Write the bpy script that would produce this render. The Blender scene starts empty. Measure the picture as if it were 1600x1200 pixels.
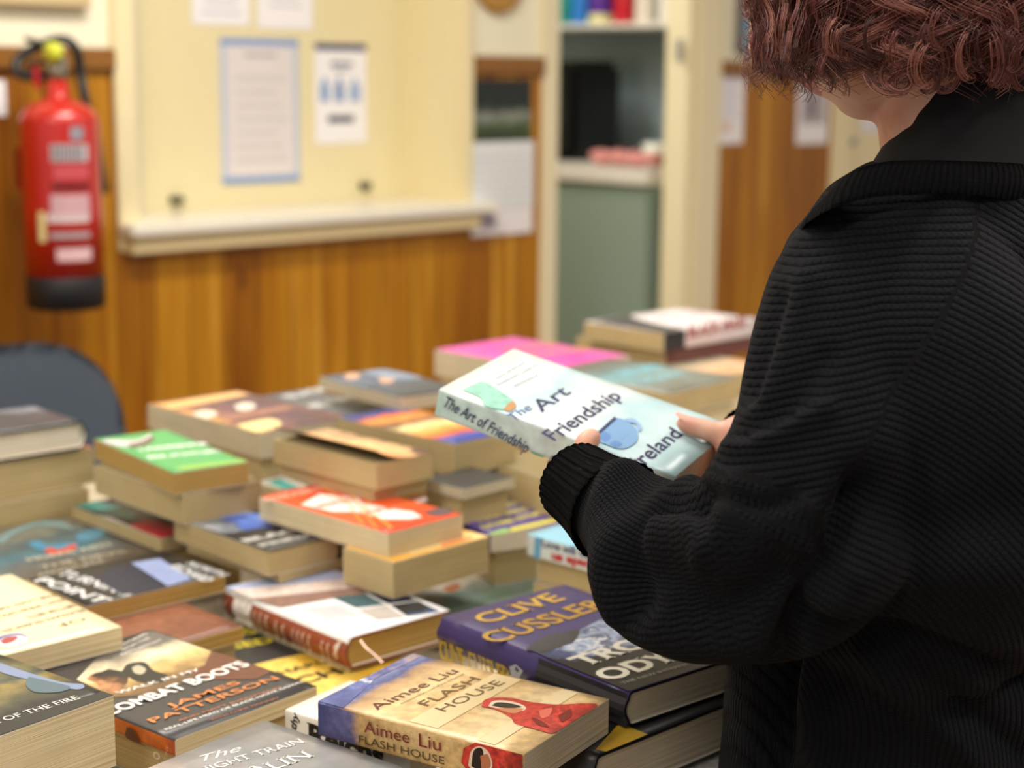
import bpy, bmesh, math, random
import numpy as np
from mathutils import Vector, Matrix, noise
random.seed(7)
PI = math.pi
SC = bpy.context.scene
COL = SC.collection

# ------------------------------------------------------------------ camera
FPX, PITCH, ROLL, CZ = 2600.0, math.radians(10.6), math.radians(0.6), 1.38
fw = np.array([0, math.cos(PITCH), -math.sin(PITCH)])
r0 = np.array([1.0, 0, 0]); u0 = np.array([0, math.sin(PITCH), math.cos(PITCH)])
rt = r0*math.cos(ROLL) + u0*math.sin(ROLL)
up = u0*math.cos(ROLL) - r0*math.sin(ROLL)
CAM = np.array([0, 0, CZ])
cd = bpy.data.cameras.new('camera'); cam = bpy.data.objects.new('camera', cd); COL.objects.link(cam)
cam.matrix_world = Matrix(((rt[0], up[0], -fw[0], 0), (rt[1], up[1], -fw[1], 0), (rt[2], up[2], -fw[2], CZ), (0, 0, 0, 1)))
cd.sensor_width = 36; cd.lens = FPX/1600*36; cd.clip_start = .05; cd.clip_end = 60
cd.dof.use_dof = True; cd.dof.focus_distance = 1.23; cd.dof.aperture_fstop = 4.5
SC.camera = cam

def ray(x, y): return fw + (x-800)/FPX*rt + (600-y)/FPX*up
def pt(x, y, Z): return Vector(CAM + ray(x, y)*Z)
def onz(x, y, z):
    d = ray(x, y); return Vector(CAM + d*((z-CZ)/d[2]))
def onplane(x, y, p, n):
    d = ray(x, y); n = np.array(n); return Vector(CAM + d*(float((np.array(p)-CAM) @ n)/float(d @ n)))

# ------------------------------------------------------------------ world, lights, exposure
wd = bpy.data.worlds.new('world'); SC.world = wd; wd.use_nodes = True
wd.node_tree.nodes['Background'].inputs[0].default_value = (1.0, .97, .92, 1)
wd.node_tree.nodes['Background'].inputs[1].default_value = .62
SC.view_settings.view_transform = 'Standard'; SC.view_settings.look = 'None'
SC.view_settings.exposure = 0.0; SC.view_settings.gamma = 1.0
ROOM_H = 2.75
LAMPS = [(-.75, 1.05), (1.0, 1.9), (-.35, 2.75), (1.1, .2), (-1.9, .2), (-.6, -1.2), (2.3, 3.4), (-.75, 5.0)]  # last one is an unseen lamp added to brighten the dark kitchen
POWER = [15, 17, 38, 16, 20, 20, 26, 34]
for i, (lx, ly) in enumerate(LAMPS):
    ld = bpy.data.lights.new('ceiling_lamp_light', 'AREA'); ld.shape = 'RECTANGLE'; ld.size = 1.1; ld.size_y = .28
    ld.energy = POWER[i]; ld.color = (1.0, .95, .87)
    lo = bpy.data.objects.new('ceiling_lamp_light', ld); COL.objects.link(lo)
    lo.location = (lx, ly, ROOM_H-.075); lo.rotation_euler = (0, 0, math.radians(45))

# ------------------------------------------------------------------ helpers
def lin(h):
    h = h.lstrip('#'); v = [int(h[i:i+2], 16)/255 for i in (0, 2, 4)]
    return tuple((c/12.92 if c <= .04045 else ((c+.055)/1.055)**2.4) for c in v) + (1,)
MC = {}
def solid(h, rough=.5, metal=0, **kw):
    k = (h, rough, metal, tuple(kw.items()))
    if k in MC: return MC[k]
    m = bpy.data.materials.new('mat_'+h.strip('#')); m.use_nodes = True
    b = m.node_tree.nodes['Principled BSDF']
    b.inputs['Base Color'].default_value = lin(h); b.inputs['Roughness'].default_value = rough
    b.inputs['Metallic'].default_value = metal
    for a, v in kw.items(): b.inputs[a.replace('_', ' ')].default_value = v
    # slight procedural variation
    nt = m.node_tree; tc = nt.nodes.new('ShaderNodeTexCoord'); nz = nt.nodes.new('ShaderNodeTexNoise')
    nz.inputs['Scale'].default_value = 60; nz.inputs['Detail'].default_value = 4
    nt.links.new(tc.outputs['Object'], nz.inputs['Vector'])
    hs = nt.nodes.new('ShaderNodeHueSaturation'); hs.inputs['Color'].default_value = lin(h)
    mr = nt.nodes.new('ShaderNodeMapRange'); mr.inputs['To Min'].default_value = .94; mr.inputs['To Max'].default_value = 1.06
    nt.links.new(nz.outputs['Fac'], mr.inputs['Value']); nt.links.new(mr.outputs['Result'], hs.inputs['Value'])
    nt.links.new(hs.outputs['Color'], b.inputs['Base Color'])
    MC[k] = m; return m

def ramp_set(rn, stops):
    cr = rn.color_ramp
    while len(cr.elements) > 1: cr.elements.remove(cr.elements[-1])
    cr.elements[0].position = stops[0][0]; cr.elements[0].color = lin(stops[0][1])
    for p, c in stops[1:]:
        e = cr.elements.new(p); e.color = lin(c)

def art(name, stops, axis='y', length=.2, dist=.3, scale=18, detail=5, rough=.35, mottle=.1, sx=1, sy=1, tri=False):
    """printed cover artwork: a colour ramp along x or y of the book, torn by noise"""
    m = bpy.data.materials.new('cover_'+name); m.use_nodes = True
    nt = m.node_tree; b = nt.nodes['Principled BSDF']; b.inputs['Roughness'].default_value = rough
    tc = nt.nodes.new('ShaderNodeTexCoord'); mp = nt.nodes.new('ShaderNodeMapping')
    mp.inputs['Scale'].default_value = (sx, sy, 1)
    nt.links.new(tc.outputs['Object'], mp.inputs['Vector'])
    nz = nt.nodes.new('ShaderNodeTexNoise'); nz.inputs['Scale'].default_value = scale; nz.inputs['Detail'].default_value = detail
    nz.inputs['Roughness'].default_value = .6
    nt.links.new(mp.outputs['Vector'], nz.inputs['Vector'])
    sp = nt.nodes.new('ShaderNodeSeparateXYZ'); nt.links.new(tc.outputs['Object'], sp.inputs[0])
    dv = nt.nodes.new('ShaderNodeMath'); dv.operation = 'DIVIDE'; dv.inputs[1].default_value = length
    nt.links.new(sp.outputs['X' if axis == 'x' else 'Y'], dv.inputs[0])
    sb = nt.nodes.new('ShaderNodeMath'); sb.operation = 'SUBTRACT'; sb.inputs[1].default_value = .5
    nt.links.new(nz.outputs['Fac'], sb.inputs[0])
    ma = nt.nodes.new('ShaderNodeMath'); ma.operation = 'MULTIPLY_ADD'; ma.inputs[1].default_value = dist
    nt.links.new(sb.outputs[0], ma.inputs[0]); nt.links.new(dv.outputs[0], ma.inputs[2])
    rn = nt.nodes.new('ShaderNodeValToRGB'); ramp_set(rn, stops); nt.links.new(ma.outputs[0], rn.inputs[0])
    n2 = nt.nodes.new('ShaderNodeTexNoise'); n2.inputs['Scale'].default_value = scale*3.1; n2.inputs['Detail'].default_value = 6
    nt.links.new(mp.outputs['Vector'], n2.inputs['Vector'])
    mr = nt.nodes.new('ShaderNodeMapRange'); mr.inputs['From Min'].default_value = .3; mr.inputs['From Max'].default_value = .7
    mr.inputs['To Min'].default_value = 1-mottle*2; mr.inputs['To Max'].default_value = 1+mottle*2
    nt.links.new(n2.outputs['Fac'], mr.inputs['Value'])
    hs = nt.nodes.new('ShaderNodeHueSaturation'); nt.links.new(rn.outputs[0], hs.inputs['Color']); nt.links.new(mr.outputs[0], hs.inputs['Value'])
    nt.links.new(hs.outputs[0], b.inputs['Base Color'])
    return m

def pages_mat(name, c1, c2):
    m = bpy.data.materials.new('pages_'+name); m.use_nodes = True
    nt = m.node_tree; b = nt.nodes['Principled BSDF']; b.inputs['Roughness'].default_value = .85
    tc = nt.nodes.new('ShaderNodeTexCoord'); mp = nt.nodes.new('ShaderNodeMapping')
    mp.inputs['Scale'].default_value = (3, 3, 1400)
    nt.links.new(tc.outputs['Object'], mp.inputs['Vector'])
    nz = nt.nodes.new('ShaderNodeTexNoise'); nz.inputs['Scale'].default_value = 1; nz.inputs['Detail'].default_value = 3
    nt.links.new(mp.outputs['Vector'], nz.inputs['Vector'])
    rn = nt.nodes.new('ShaderNodeValToRGB'); ramp_set(rn, [(.32, c2), (.58, c1)]); nt.links.new(nz.outputs['Fac'], rn.inputs[0])
    n2 = nt.nodes.new('ShaderNodeTexNoise'); n2.inputs['Scale'].default_value = 22; nt.links.new(tc.outputs['Object'], n2.inputs['Vector'])
    hs = nt.nodes.new('ShaderNodeHueSaturation'); mr = nt.nodes.new('ShaderNodeMapRange')
    mr.inputs['To Min'].default_value = .86; mr.inputs['To Max'].default_value = 1.1
    nt.links.new(n2.outputs['Fac'], mr.inputs['Value']); nt.links.new(mr.outputs[0], hs.inputs['Value'])
    nt.links.new(rn.outputs[0], hs.inputs['Color']); nt.links.new(hs.outputs[0], b.inputs['Base Color'])
    bp = nt.nodes.new('ShaderNodeBump'); bp.inputs['Strength'].default_value = .35; bp.inputs['Distance'].default_value = .0006
    nt.links.new(nz.outputs['Fac'], bp.inputs['Height']); nt.links.new(bp.outputs[0], b.inputs['Normal'])
    return m
PAGES = {'tan': pages_mat('tan', '#CFBB8C', '#A28C5C'), 'cream': pages_mat('cream', '#EBDDB8', '#C3AC7E'),
         'white': pages_mat('white', '#EDE4D2', '#CDBCA2'), 'old': pages_mat('old', '#C9A661', '#94722F'),
         'grey': pages_mat('grey', '#DCD0B6', '#AC9F80')}

def link(o, parent=None):
    COL.objects.link(o)
    if parent is not None: o.parent = parent
    return o
def obj(name, bm, mats, parent=None, smooth=False):
    me = bpy.data.meshes.new(name); bm.to_mesh(me); bm.free()
    for m in (mats if isinstance(mats, (list, tuple)) else [mats]): me.materials.append(m)
    if smooth:
        for p in me.polygons: p.use_smooth = True
    return link(bpy.data.objects.new(name, me), parent)
def tag(o, label=None, cat=None, group=None, kind=None):
    if label: o['label'] = label
    if cat: o['category'] = cat
    if group: o['group'] = group
    if kind: o['kind'] = kind
    return o
def empty(name, loc, rz=0):
    o = bpy.data.objects.new(name, None); COL.objects.link(o); o.empty_display_size = .05
    o.location = loc; o.rotation_euler = (0, 0, rz); return o

def a_box(bm, x0, x1, y0, y1, z0, z1, mi=0, bev=0):
    r = bmesh.ops.create_cube(bm, size=1)
    vs = r['verts']
    bmesh.ops.transform(bm, matrix=Matrix.Translation(((x0+x1)/2, (y0+y1)/2, (z0+z1)/2)) @ Matrix.Diagonal((abs(x1-x0), abs(y1-y0), abs(z1-z0), 1)), verts=vs)
    fs = {f for v in vs for f in v.link_faces}
    for f in fs: f.material_index = mi
    if bev:
        es = list({e for v in vs for e in v.link_edges})
        rr = bmesh.ops.bevel(bm, geom=es, offset=bev, segments=2, affect='EDGES')
        for f in rr['faces']: f.material_index = mi
def a_lathe(bm, prof, seg=32, M=None, mi=0, cap=True):
    M = M or Matrix(); rings = []
    for r, z in prof:
        rings.append([bm.verts.new(M @ Vector((r*math.cos(2*PI*k/seg), r*math.sin(2*PI*k/seg), z))) for k in range(seg)])
    for a, b in zip(rings, rings[1:]):
        for k in range(seg):
            f = bm.faces.new((a[k], a[(k+1) % seg], b[(k+1) % seg], b[k])); f.material_index = mi; f.smooth = True
    if cap:
        f = bm.faces.new(rings[0][::-1]); f.material_index = mi
        f = bm.faces.new(rings[-1]); f.material_index = mi
def a_tube(bm, pts, rad, seg=10, mi=0, closed=False):
    pts = [Vector(p) for p in pts]; n = len(pts)
    rr = rad if isinstance(rad, (list, tuple)) else [rad]*n
    rings = []; prev = None
    for i, p in enumerate(pts):
        t = ((pts[min(i+1, n-1)] - pts[max(i-1, 0)])).normalized()
        if prev is None:
            a = t.orthogonal().normalized()
        else:
            a = (prev - t*prev.dot(t)).normalized()
        prev = a; b = t.cross(a)
        rings.append([bm.verts.new(p + (a*math.cos(2*PI*k/seg)+b*math.sin(2*PI*k/seg))*rr[i]) for k in range(seg)])
    for a, b in zip(rings, rings[1:]):
        for k in range(seg):
            f = bm.faces.new((a[k], a[(k+1) % seg], b[(k+1) % seg], b[k])); f.material_index = mi; f.smooth = True
    for rg in (rings[0][::-1], rings[-1]):
        f = bm.faces.new(rg); f.material_index = mi
def spline(pts, n):
    """Catmull-Rom through tuples of any length"""
    P = [np.array(p, float) for p in pts]; P = [2*P[0]-P[1]] + P + [2*P[-1]-P[-2]]; out = []
    for i in range(1, len(P)-2):
        for k in range(n):
            t = k/n; a, b, c, d = P[i-1:i+3]
            out.append(.5*((2*b)+(-a+c)*t+(2*a-5*b+4*c-d)*t*t+(-a+3*b-3*c+d)*t**3))
    out.append(P[-2]); return out
def a_grid(bm, nx, ny, fn, mi=0, smooth=True):
    vs = [[bm.verts.new(fn(i/nx, j/ny)) for j in range(ny+1)] for i in range(nx+1)]
    for i in range(nx):
        for j in range(ny):
            f = bm.faces.new((vs[i][j], vs[i+1][j], vs[i+1][j+1], vs[i][j+1])); f.material_index = mi; f.smooth = smooth

_tc = {}
def glyphs(s, bold=0.0, serif=False, shear=0.0):
    """flat lettering as (verts, faces), width in verts, cap height 1"""
    k = (s, bold, serif, shear)
    if k in _tc: return _tc[k]
    cu = bpy.data.curves.new('lettering', 'FONT'); cu.body = s; cu.size = 1; cu.resolution_u = 3; cu.offset = bold; cu.shear = shear
    o = bpy.data.objects.new('lettering', cu)
    me = bpy.data.meshes.new_from_object(o)
    vs = [v.co.copy() for v in me.vertices]; fs = [tuple(p.vertices) for p in me.polygons]
    cap = .69
    if serif and vs:
        ed = {}
        for p in me.polygons:
            for e in p.edge_keys: ed[e] = ed.get(e, 0)+1
        for (a, b), c in ed.items():
            if c != 1: continue
            A, B = vs[a], vs[b]
            if abs(A.y-B.y) > .004: continue
            w = abs(A.x-B.x)
            if .03 < w < .26 and (abs(A.y+bold) < .03 or abs(A.y-cap-bold) < .04):
                th = .045*(1 if A.y < .3 else -1); x0 = min(A.x, B.x)-.06; x1 = max(A.x, B.x)+.06
                i = len(vs); vs += [Vector((x0, A.y, 0)), Vector((x1, A.y, 0)), Vector((x1, A.y+th, 0)), Vector((x0, A.y+th, 0))]
                fs.append((i, i+1, i+2, i+3) if th > 0 else (i+3, i+2, i+1, i))
    bpy.data.objects.remove(o); bpy.data.meshes.remove(me); bpy.data.curves.remove(cu)
    x0 = min(v.x for v in vs); x1 = max(v.x for v in vs)
    vs = [((v.x-x0)/cap, v.y/cap) for v in vs]
    _tc[k] = (vs, fs, (x1-x0)/cap); return _tc[k]
def put_text(bm, s, a, b, h, mi, nrm, off, warp=None, **kw):
    """lettering with its baseline running from a to b, cap height h"""
    vs, fs, w = glyphs(s, **kw)
    ax = (b-a); L = ax.length; ax = ax/L; uy = nrm.cross(ax).normalized()
    bv = []
    for x, y in vs:
        p = a + ax*(x/w*L) + uy*(y*h) + nrm*off
        bv.append(bm.verts.new(warp(p) if warp else p))
    for f in fs:
        try: g = bm.faces.new([bv[i] for i in f]); g.material_index = mi
        except ValueError: pass

# ================================================================== the room
AZ = math.radians(45.4)
WD = Vector((math.sin(AZ), math.cos(AZ), 0)); WN = Vector((math.cos(AZ), -math.sin(AZ), 0))   # along the wall / towards the hall
WO = pt(105, 114, 3.62); WO.z = 0
def WP(s, o, z): return WO + WD*s + WN*o + Vector((0, 0, z))
WM = Matrix(((WD.x, -WN.x, 0, WO.x), (WD.y, -WN.y, 0, WO.y), (0, 0, 1, 0), (0, 0, 0, 1)))   # local x=s, y=-o, z
def ws(x, y, o=0):
    p = onplane(x, y, WP(0, o, 0), WN); d = p - WO; return d.dot(WD), p.z
def wroot(name, s, o, z):
    e = bpy.data.objects.new(name, None); COL.objects.link(e); e.empty_display_size = .05
    e.matrix_world = WM @ Matrix.Translation((s, -o, z)); return e
def wobj(name, bm, mats, smooth=False, parent=None, at=None):
    """mesh given in wall coordinates; origin moved to at"""
    if at is not None:
        bmesh.ops.transform(bm, matrix=Matrix.Translation((-at[0], at[1], -at[2])), verts=bm.verts)
    o = obj(name, bm, mats, parent, smooth)
    if parent is None: o.matrix_world = WM @ (Matrix.Translation((at[0], -at[1], at[2])) if at else Matrix())
    return o
def wb(bm, s0, s1, o0, o1, z0, z1, mi=0, bev=0): a_box(bm, s0, s1, -o1, -o0, z0, z1, mi, bev)

def pine_mat():
    m = bpy.data.materials.new('varnished_pine_boards'); m.use_nodes = True; nt = m.node_tree; b = nt.nodes['Principled BSDF']
    b.inputs['Roughness'].default_value = .45; b.inputs['Coat Weight'].default_value = .08; b.inputs['Coat Roughness'].default_value = .25; b.inputs['Specular IOR Level'].default_value = .3
    tc = nt.nodes.new('ShaderNodeTexCoord'); sp = nt.nodes.new('ShaderNodeSeparateXYZ'); nt.links.new(tc.outputs['Object'], sp.inputs[0])
    def M(op, a, v=None, c=None):
        n = nt.nodes.new('ShaderNodeMath'); n.operation = op
        nt.links.new(a, n.inputs[0])
        if v is not None:
            if isinstance(v, (int, float)): n.inputs[1].default_value = v
            else: nt.links.new(v, n.inputs[1])
        if c is not None: n.inputs[2].default_value = c
        return n.outputs[0]
    bd = M('DIVIDE', sp.outputs['X'], .098); fl = M('FLOOR', bd); fr = M('FRACT', bd)
    wn = nt.nodes.new('ShaderNodeTexWhiteNoise'); wn.noise_dimensions = '1D'; nt.links.new(fl, wn.inputs['W'])
    cx = nt.nodes.new('ShaderNodeCombineXYZ'); nt.links.new(sp.outputs['X'], cx.inputs[0]); nt.links.new(wn.outputs['Value'], cx.inputs[1]); nt.links.new(sp.outputs['Z'], cx.inputs[2])
    mp = nt.nodes.new('ShaderNodeMapping'); mp.inputs['Scale'].default_value = (34, 20, 1.5); nt.links.new(cx.outputs[0], mp.inputs['Vector'])
    nz = nt.nodes.new('ShaderNodeTexNoise'); nz.inputs['Scale'].default_value = 1; nz.inputs['Detail'].default_value = 4; nz.inputs['Distortion'].default_value = .8
    nt.links.new(mp.outputs[0], nz.inputs['Vector'])
    ad = M('MULTIPLY_ADD', wn.outputs['Value'], .35, -.17); s2 = M('ADD', nz.outputs['Fac'], ad)
    rn = nt.nodes.new('ShaderNodeValToRGB'); ramp_set(rn, [(.2, '#7E4600'), (.42, '#A06406'), (.6, '#B67C10'), (.82, '#D6A03A')]); nt.links.new(s2, rn.inputs[0])
    vo = nt.nodes.new('ShaderNodeTexVoronoi'); vo.inputs['Scale'].default_value = 1
    mk = nt.nodes.new('ShaderNodeMapping'); mk.inputs['Scale'].default_value = (5.5, 1, 3.2); nt.links.new(tc.outputs['Object'], mk.inputs['Vector']); nt.links.new(mk.outputs[0], vo.inputs['Vector'])
    kn = nt.nodes.new('ShaderNodeMapRange'); kn.inputs['From Min'].default_value = .03; kn.inputs['From Max'].default_value = .13
    kn.inputs['To Min'].default_value = .75; kn.inputs['To Max'].default_value = 0; nt.links.new(vo.outputs['Distance'], kn.inputs['Value'])
    mx = nt.nodes.new('ShaderNodeMix'); mx.data_type = 'RGBA'; nt.links.new(kn.outputs[0], mx.inputs[0]); nt.links.new(rn.outputs[0], mx.inputs[6]); mx.inputs[7].default_value = lin('#5E2E08')
    gv = M('SUBTRACT', fr, .5); gv = M('ABSOLUTE', gv); g2 = nt.nodes.new('ShaderNodeMapRange')
    g2.inputs['From Min'].default_value = .455; g2.inputs['From Max'].default_value = .49; g2.inputs['To Min'].default_value = 0; g2.inputs['To Max'].default_value = .55; nt.links.new(gv, g2.inputs['Value'])
    m2 = nt.nodes.new('ShaderNodeMix'); m2.data_type = 'RGBA'; nt.links.new(g2.outputs[0], m2.inputs[0]); nt.links.new(mx.outputs[2], m2.inputs[6]); m2.inputs[7].default_value = lin('#5A3206')
    nt.links.new(m2.outputs[2], b.inputs['Base Color'])
    iv = M('SUBTRACT', g2.outputs[0], 0); bp = nt.nodes.new('ShaderNodeBump'); bp.invert = True; bp.inputs['Strength'].default_value = .6; bp.inputs['Distance'].default_value = .004
    nt.links.new(iv, bp.inputs['Height']); nt.links.new(bp.outputs[0], b.inputs['Normal'])
    return m
PINE = pine_mat()
CREAM = solid('#EADDB2', .5); CREAM2 = solid('#E3D29B', .45); WHITEW = solid('#F1ECD2', .6); SILL = solid('#EDE8DA', .3)
PAPER = solid('#F2F0F4', .6); BROWN = solid('#8A5A1E', .4)

sHL, _ = ws(176, 250); sHR, _ = ws(732, 250)            # hatch outer edges
zS1 = ws(190, 345)[1]; zS0 = ws(187, 392)[1]
sDL0, _ = ws(840, 250); sDL1, _ = ws(865, 250); sDR0, _ = ws(1045, 250, -.07); sDR1, _ = ws(1117, 250)
sE0, _ = ws(1292, 250); sE1, _ = ws(1320, 250)
zW = ws(30, 82)[1]
S0, S1 = -3.2, 5.2
# wall pieces
bm = bmesh.new()
for a, b in ((S0, sHL), (sHR, sDL0), (sDR1, sE0)):
    wb(bm, a, b, -.12, 0, zW, ROOM_H)
wb(bm, sHL, sHR, -.12, 0, 2.12, ROOM_H); wb(bm, sDL0, sDR1, -.12, 0, 2.1, ROOM_H); wb(bm, sE0, S1, -.12, 0, 2.1, ROOM_H)
tag(wobj('wall_back', bm, WHITEW), kind='structure')
bm = bmesh.new()
for a, b, z1 in ((S0, sHL, zW), (sHL, sHR, zS0+.01), (sHR, sDL0, zW), (sDR1, sE0, zW)):
    wb(bm, a, b, -.12, .012, 0, z1)
tag(wobj('wall_wainscot', bm, PINE), kind='structure')
bm = bmesh.new()
for a, b in ((S0, sHL), (sHR, sDL0), (sDR1, sE0)):
    wb(bm, a, b, .0, .03, zW-.035, zW+.012, 0, .004)
tag(wobj('trim_1', bm, BROWN), 'dark wooden capping rail along the top of the pine boards', kind='structure')
# upper picture rail strip on the left
bm = bmesh.new(); za = ws(60, 3)[1]; wb(bm, S0, ws(132, 8)[0], 0, .03, za-.01, za+.02, 0, .003)
tag(wobj('trim_2', bm, solid('#C9B487', .5)), kind='structure')

# serving hatch: frame, recessed board, sill
REC = .19
hr = wroot('serving_hatch', (sHL+sHR)/2, 0, zS0)
tag(hr, 'closed cream serving hatch with a deep sill, set in the pine-boarded wall', 'hatch')
at = ((sHL+sHR)/2, 0, zS0)
FR = .075
bm = bmesh.new()
wb(bm, sHL, sHL+.05, -.12, .022, zS0, 2.12, 0, .003); wb(bm, sHR-.035, sHR, -.12, .022, zS0, 2.12, 0, .003)
wb(bm, sHL+.05, sHR-.035, -.12, .022, 2.02, 2.12, 0, .003)
wb(bm, sHR-.05, sHR-.035, -REC-.02, 0, zS0, 2.1); wb(bm, sHL+.05, sHL+.065, -REC-.02, 0, zS0, 2.1)
wobj('frame', bm, CREAM, parent=hr, at=at)
bm = bmesh.new(); wb(bm, sHL+.05, sHR-.035, -REC-.02, -REC, zS0, 2.1); wobj('shutter_board', bm, solid('#E6DAAE', .4), parent=hr, at=at)
for px, py in ((273, 312), (568, 290)):
    s, z = ws(px, py, -REC); bm = bmesh.new(); wb(bm, s-.017, s+.017, -REC, -REC+.02, z-.009, z+.009, 0, .003); wobj('catch', bm, solid('#5C5A4E', .4, .6), parent=hr, at=at)
bm = bmesh.new(); zt = ws(190, 352, .06)[1]; zb = ws(190, 372, .06)[1]
wb(bm, sHL-.0, sHR+.05, -REC, .075, zb, zt, 0, .005); wobj('sill', bm, SILL, parent=hr, at=at)
bm = bmesh.new(); wb(bm, sHL+.01, sHR, 0, .055, zS0-.005, zb, 0, .004); wobj('sill_apron', bm, solid('#E2CFA0', .5), parent=hr, at=at)

def paper(name, label, px, o, cols, cat='poster', group=None, tilt=0):
    """a sheet pinned on the wall; px = (x0,y0,x1,y1) of the sheet; cols = list of (u0,v0,u1,v1,hex) blocks"""
    x0, y0, x1, y1 = px; s0 = ws(x0, (y0+y1)/2, o)[0]; s1 = ws(x1, (y0+y1)/2, o)[0]
    z1 = ws((x0+x1)/2, y0, o)[1]; z0 = ws((x0+x1)/2, y1, o)[1]
    bm = bmesh.new(); mats = [PAPER]
    wb(bm, s0, s1, o, o+.0015, z0, z1)
    for k, (u0, v0, u1, v1, c) in enumerate(cols):
        m = solid(c, .6)
        if m not in mats: mats.append(m)
        wb(bm, s0+(s1-s0)*u0, s0+(s1-s0)*u1, o+.0013, o+.0018+.0002*k/len(cols), z0+(z1-z0)*v0, z0+(z1-z0)*v1, mats.index(m))
    o_ = wobj(name, bm, mats, at=((s0+s1)/2, o, z0)); tag(o_, label, cat, group)
    if tilt: o_.matrix_world = o_.matrix_world @ Matrix.Rotation(tilt, 4, 'Y')
    return o_
lines = lambda v0, v1, n, c, u0=.2, u1=.8: [(u0, v0+(v1-v0)*k/n, u1-.07*(k % 3), v0+(v1-v0)*(k+.35)/n, c) for k in range(n)]
paper('notice', 'tall pinkish notice with a blue border, on the cream hatch board', (345, 60, 467, 286), -REC+.001,
      [(0, 0, 1, 1, '#B9C3DA'), (.07, .05, .93, .95, '#DDD6D6'), (0, .95, 1, 1, '#7F9CCB'), (0, 0, 1, .05, '#7F9CCB'), (.3, .875, .72, .895, '#9C9CA4')] + lines(.15, .8, 7, '#CCC6C9', .18, .84))
paper('notice', 'white notice with dark top bar and blue figures, on the cream hatch board', (492, 68, 572, 224), -REC+.001,
      [(0, .93, 1, 1, '#2E3C66'), (.3, .77, .72, .82, '#8D93A3'), (.34, .72, .66, .75, '#A9AEBB'), (.1, .42, .26, .6, '#7A9CCB'), (.38, .42, .54, .6, '#6A8CC0'), (.66, .42, .88, .6, '#9DB4D8'),
       (.14, .6, .22, .66, '#7A9CCB'), (.42, .6, .5, .66, '#6A8CC0'), (.73, .6, .8, .66, '#9DB4D8'), (.24, .21, .74, .28, '#39425E')])
paper('notice', 'white sheet at the top edge left, above the blue-bordered notice', (298, -130, 388, 39), -REC+.001, [(.15, .1, .85, .13, '#C9C8D8')] + lines(.2, .9, 8, '#C9C8D8'))
paper('notice', 'white sheet at the top edge, right of the other top sheet', (401, -125, 487, 45), -REC+.001, lines(.2, .9, 8, '#D2D0DC'))

# wall calendar (photo page, date grid, foot strip)
cs0, cz1 = ws(740, 124, .014); cs1, _ = ws(830, 124, .014); cz0 = ws(783, 366, .014)[1]; czm = ws(783, 221, .014)[1]; czg = ws(783, 326, .014)[1]
ca = ((cs0+cs1)/2, .014, cz0); cr = wroot('wall_calendar', *ca)
tag(cr, 'hanging calendar with dark garden photo above a white date grid', 'calendar')
PH = art('garden', [(0, '#20301C'), (.3, '#3F5A30'), (.45, '#8A8D84'), (.55, '#3A4A36'), (.75, '#1B2420'), (1, '#232B2A')], 'y', 1, 0, 30)
def zart(name, stops, z0, z1, dist, scale):
    m = art(name, stops, 'y', z1-z0, dist, scale)
    for n in m.node_tree.nodes:
        if n.type == 'SEPXYZ':
            l = n.outputs['Y'].links[0]; to = l.to_socket; m.node_tree.links.remove(l); m.node_tree.links.new(n.outputs['Z'], to)
    return m
GP = zart('calendar_photo', [(0, '#1E2C18'), (.25, '#3E5228'), (.42, '#8D928A'), (.5, '#3C4634'), (.62, '#161E18'), (1, '#121A16')], 0, cz1-czm, .5, 22)
bm = bmesh.new(); wb(bm, cs0, cs1, .014, .017, 0, cz1-czm); o_ = wobj('photo_page', bm, GP, parent=cr, at=(ca[0], ca[1], 0)); o_.location.z = czm-cz0
bm = bmesh.new(); g0, g1 = ws(735, 270, .014)[0], ws(832, 270, .014)[0]; wb(bm, g0, g1, .014, .019, czg, czm, 0)
for k in range(6): wb(bm, g0+.01, g1-.01, .019, .0193, czg+(czm-czg)*(.1+.13*k), czg+(czm-czg)*(.1+.13*k)+.003, 1)
for k in range(7): wb(bm, g0+.012+(g1-g0-.026)*k/6, g0+.014+(g1-g0-.026)*k/6, .019, .0193, czg+.01, czm-.03, 1)
wobj('date_grid', bm, [solid('#E4E8EA', .6), solid('#C6CBD0', .6)], parent=cr, at=ca)
bm = bmesh.new(); wb(bm, g0, g1-.005, .014, .021, cz0, czg-.002, 0); wb(bm, g0+.02, g0+.09, .021, .0214, cz0+.02, czg-.012, 1)
wobj('foot_strip', bm, [solid('#EDE9EC', .6), solid('#9A93A8', .6)], parent=cr, at=ca)

# round wooden plaque, high on the wall
ps, pz_ = ws(784, -35, .02); bm = bmesh.new()
a_lathe(bm, [(.0, 0), (.088, 0), (.093, .004), (.093, .018), (.086, .022), (0, .022)], 48, Matrix.Translation((ps, 0, pz_)) @ Matrix.Rotation(PI/2, 4, 'X'), cap=False)
tag(wobj('wall_plaque', bm, art('cork', [(0, '#B98A42'), (.5, '#CFA45E'), (1, '#A87A36')], 'y', 1, 2.5, 60), at=(ps, 0, pz_)), 'round tan wooden plaque above the calendar', 'plaque')

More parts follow.
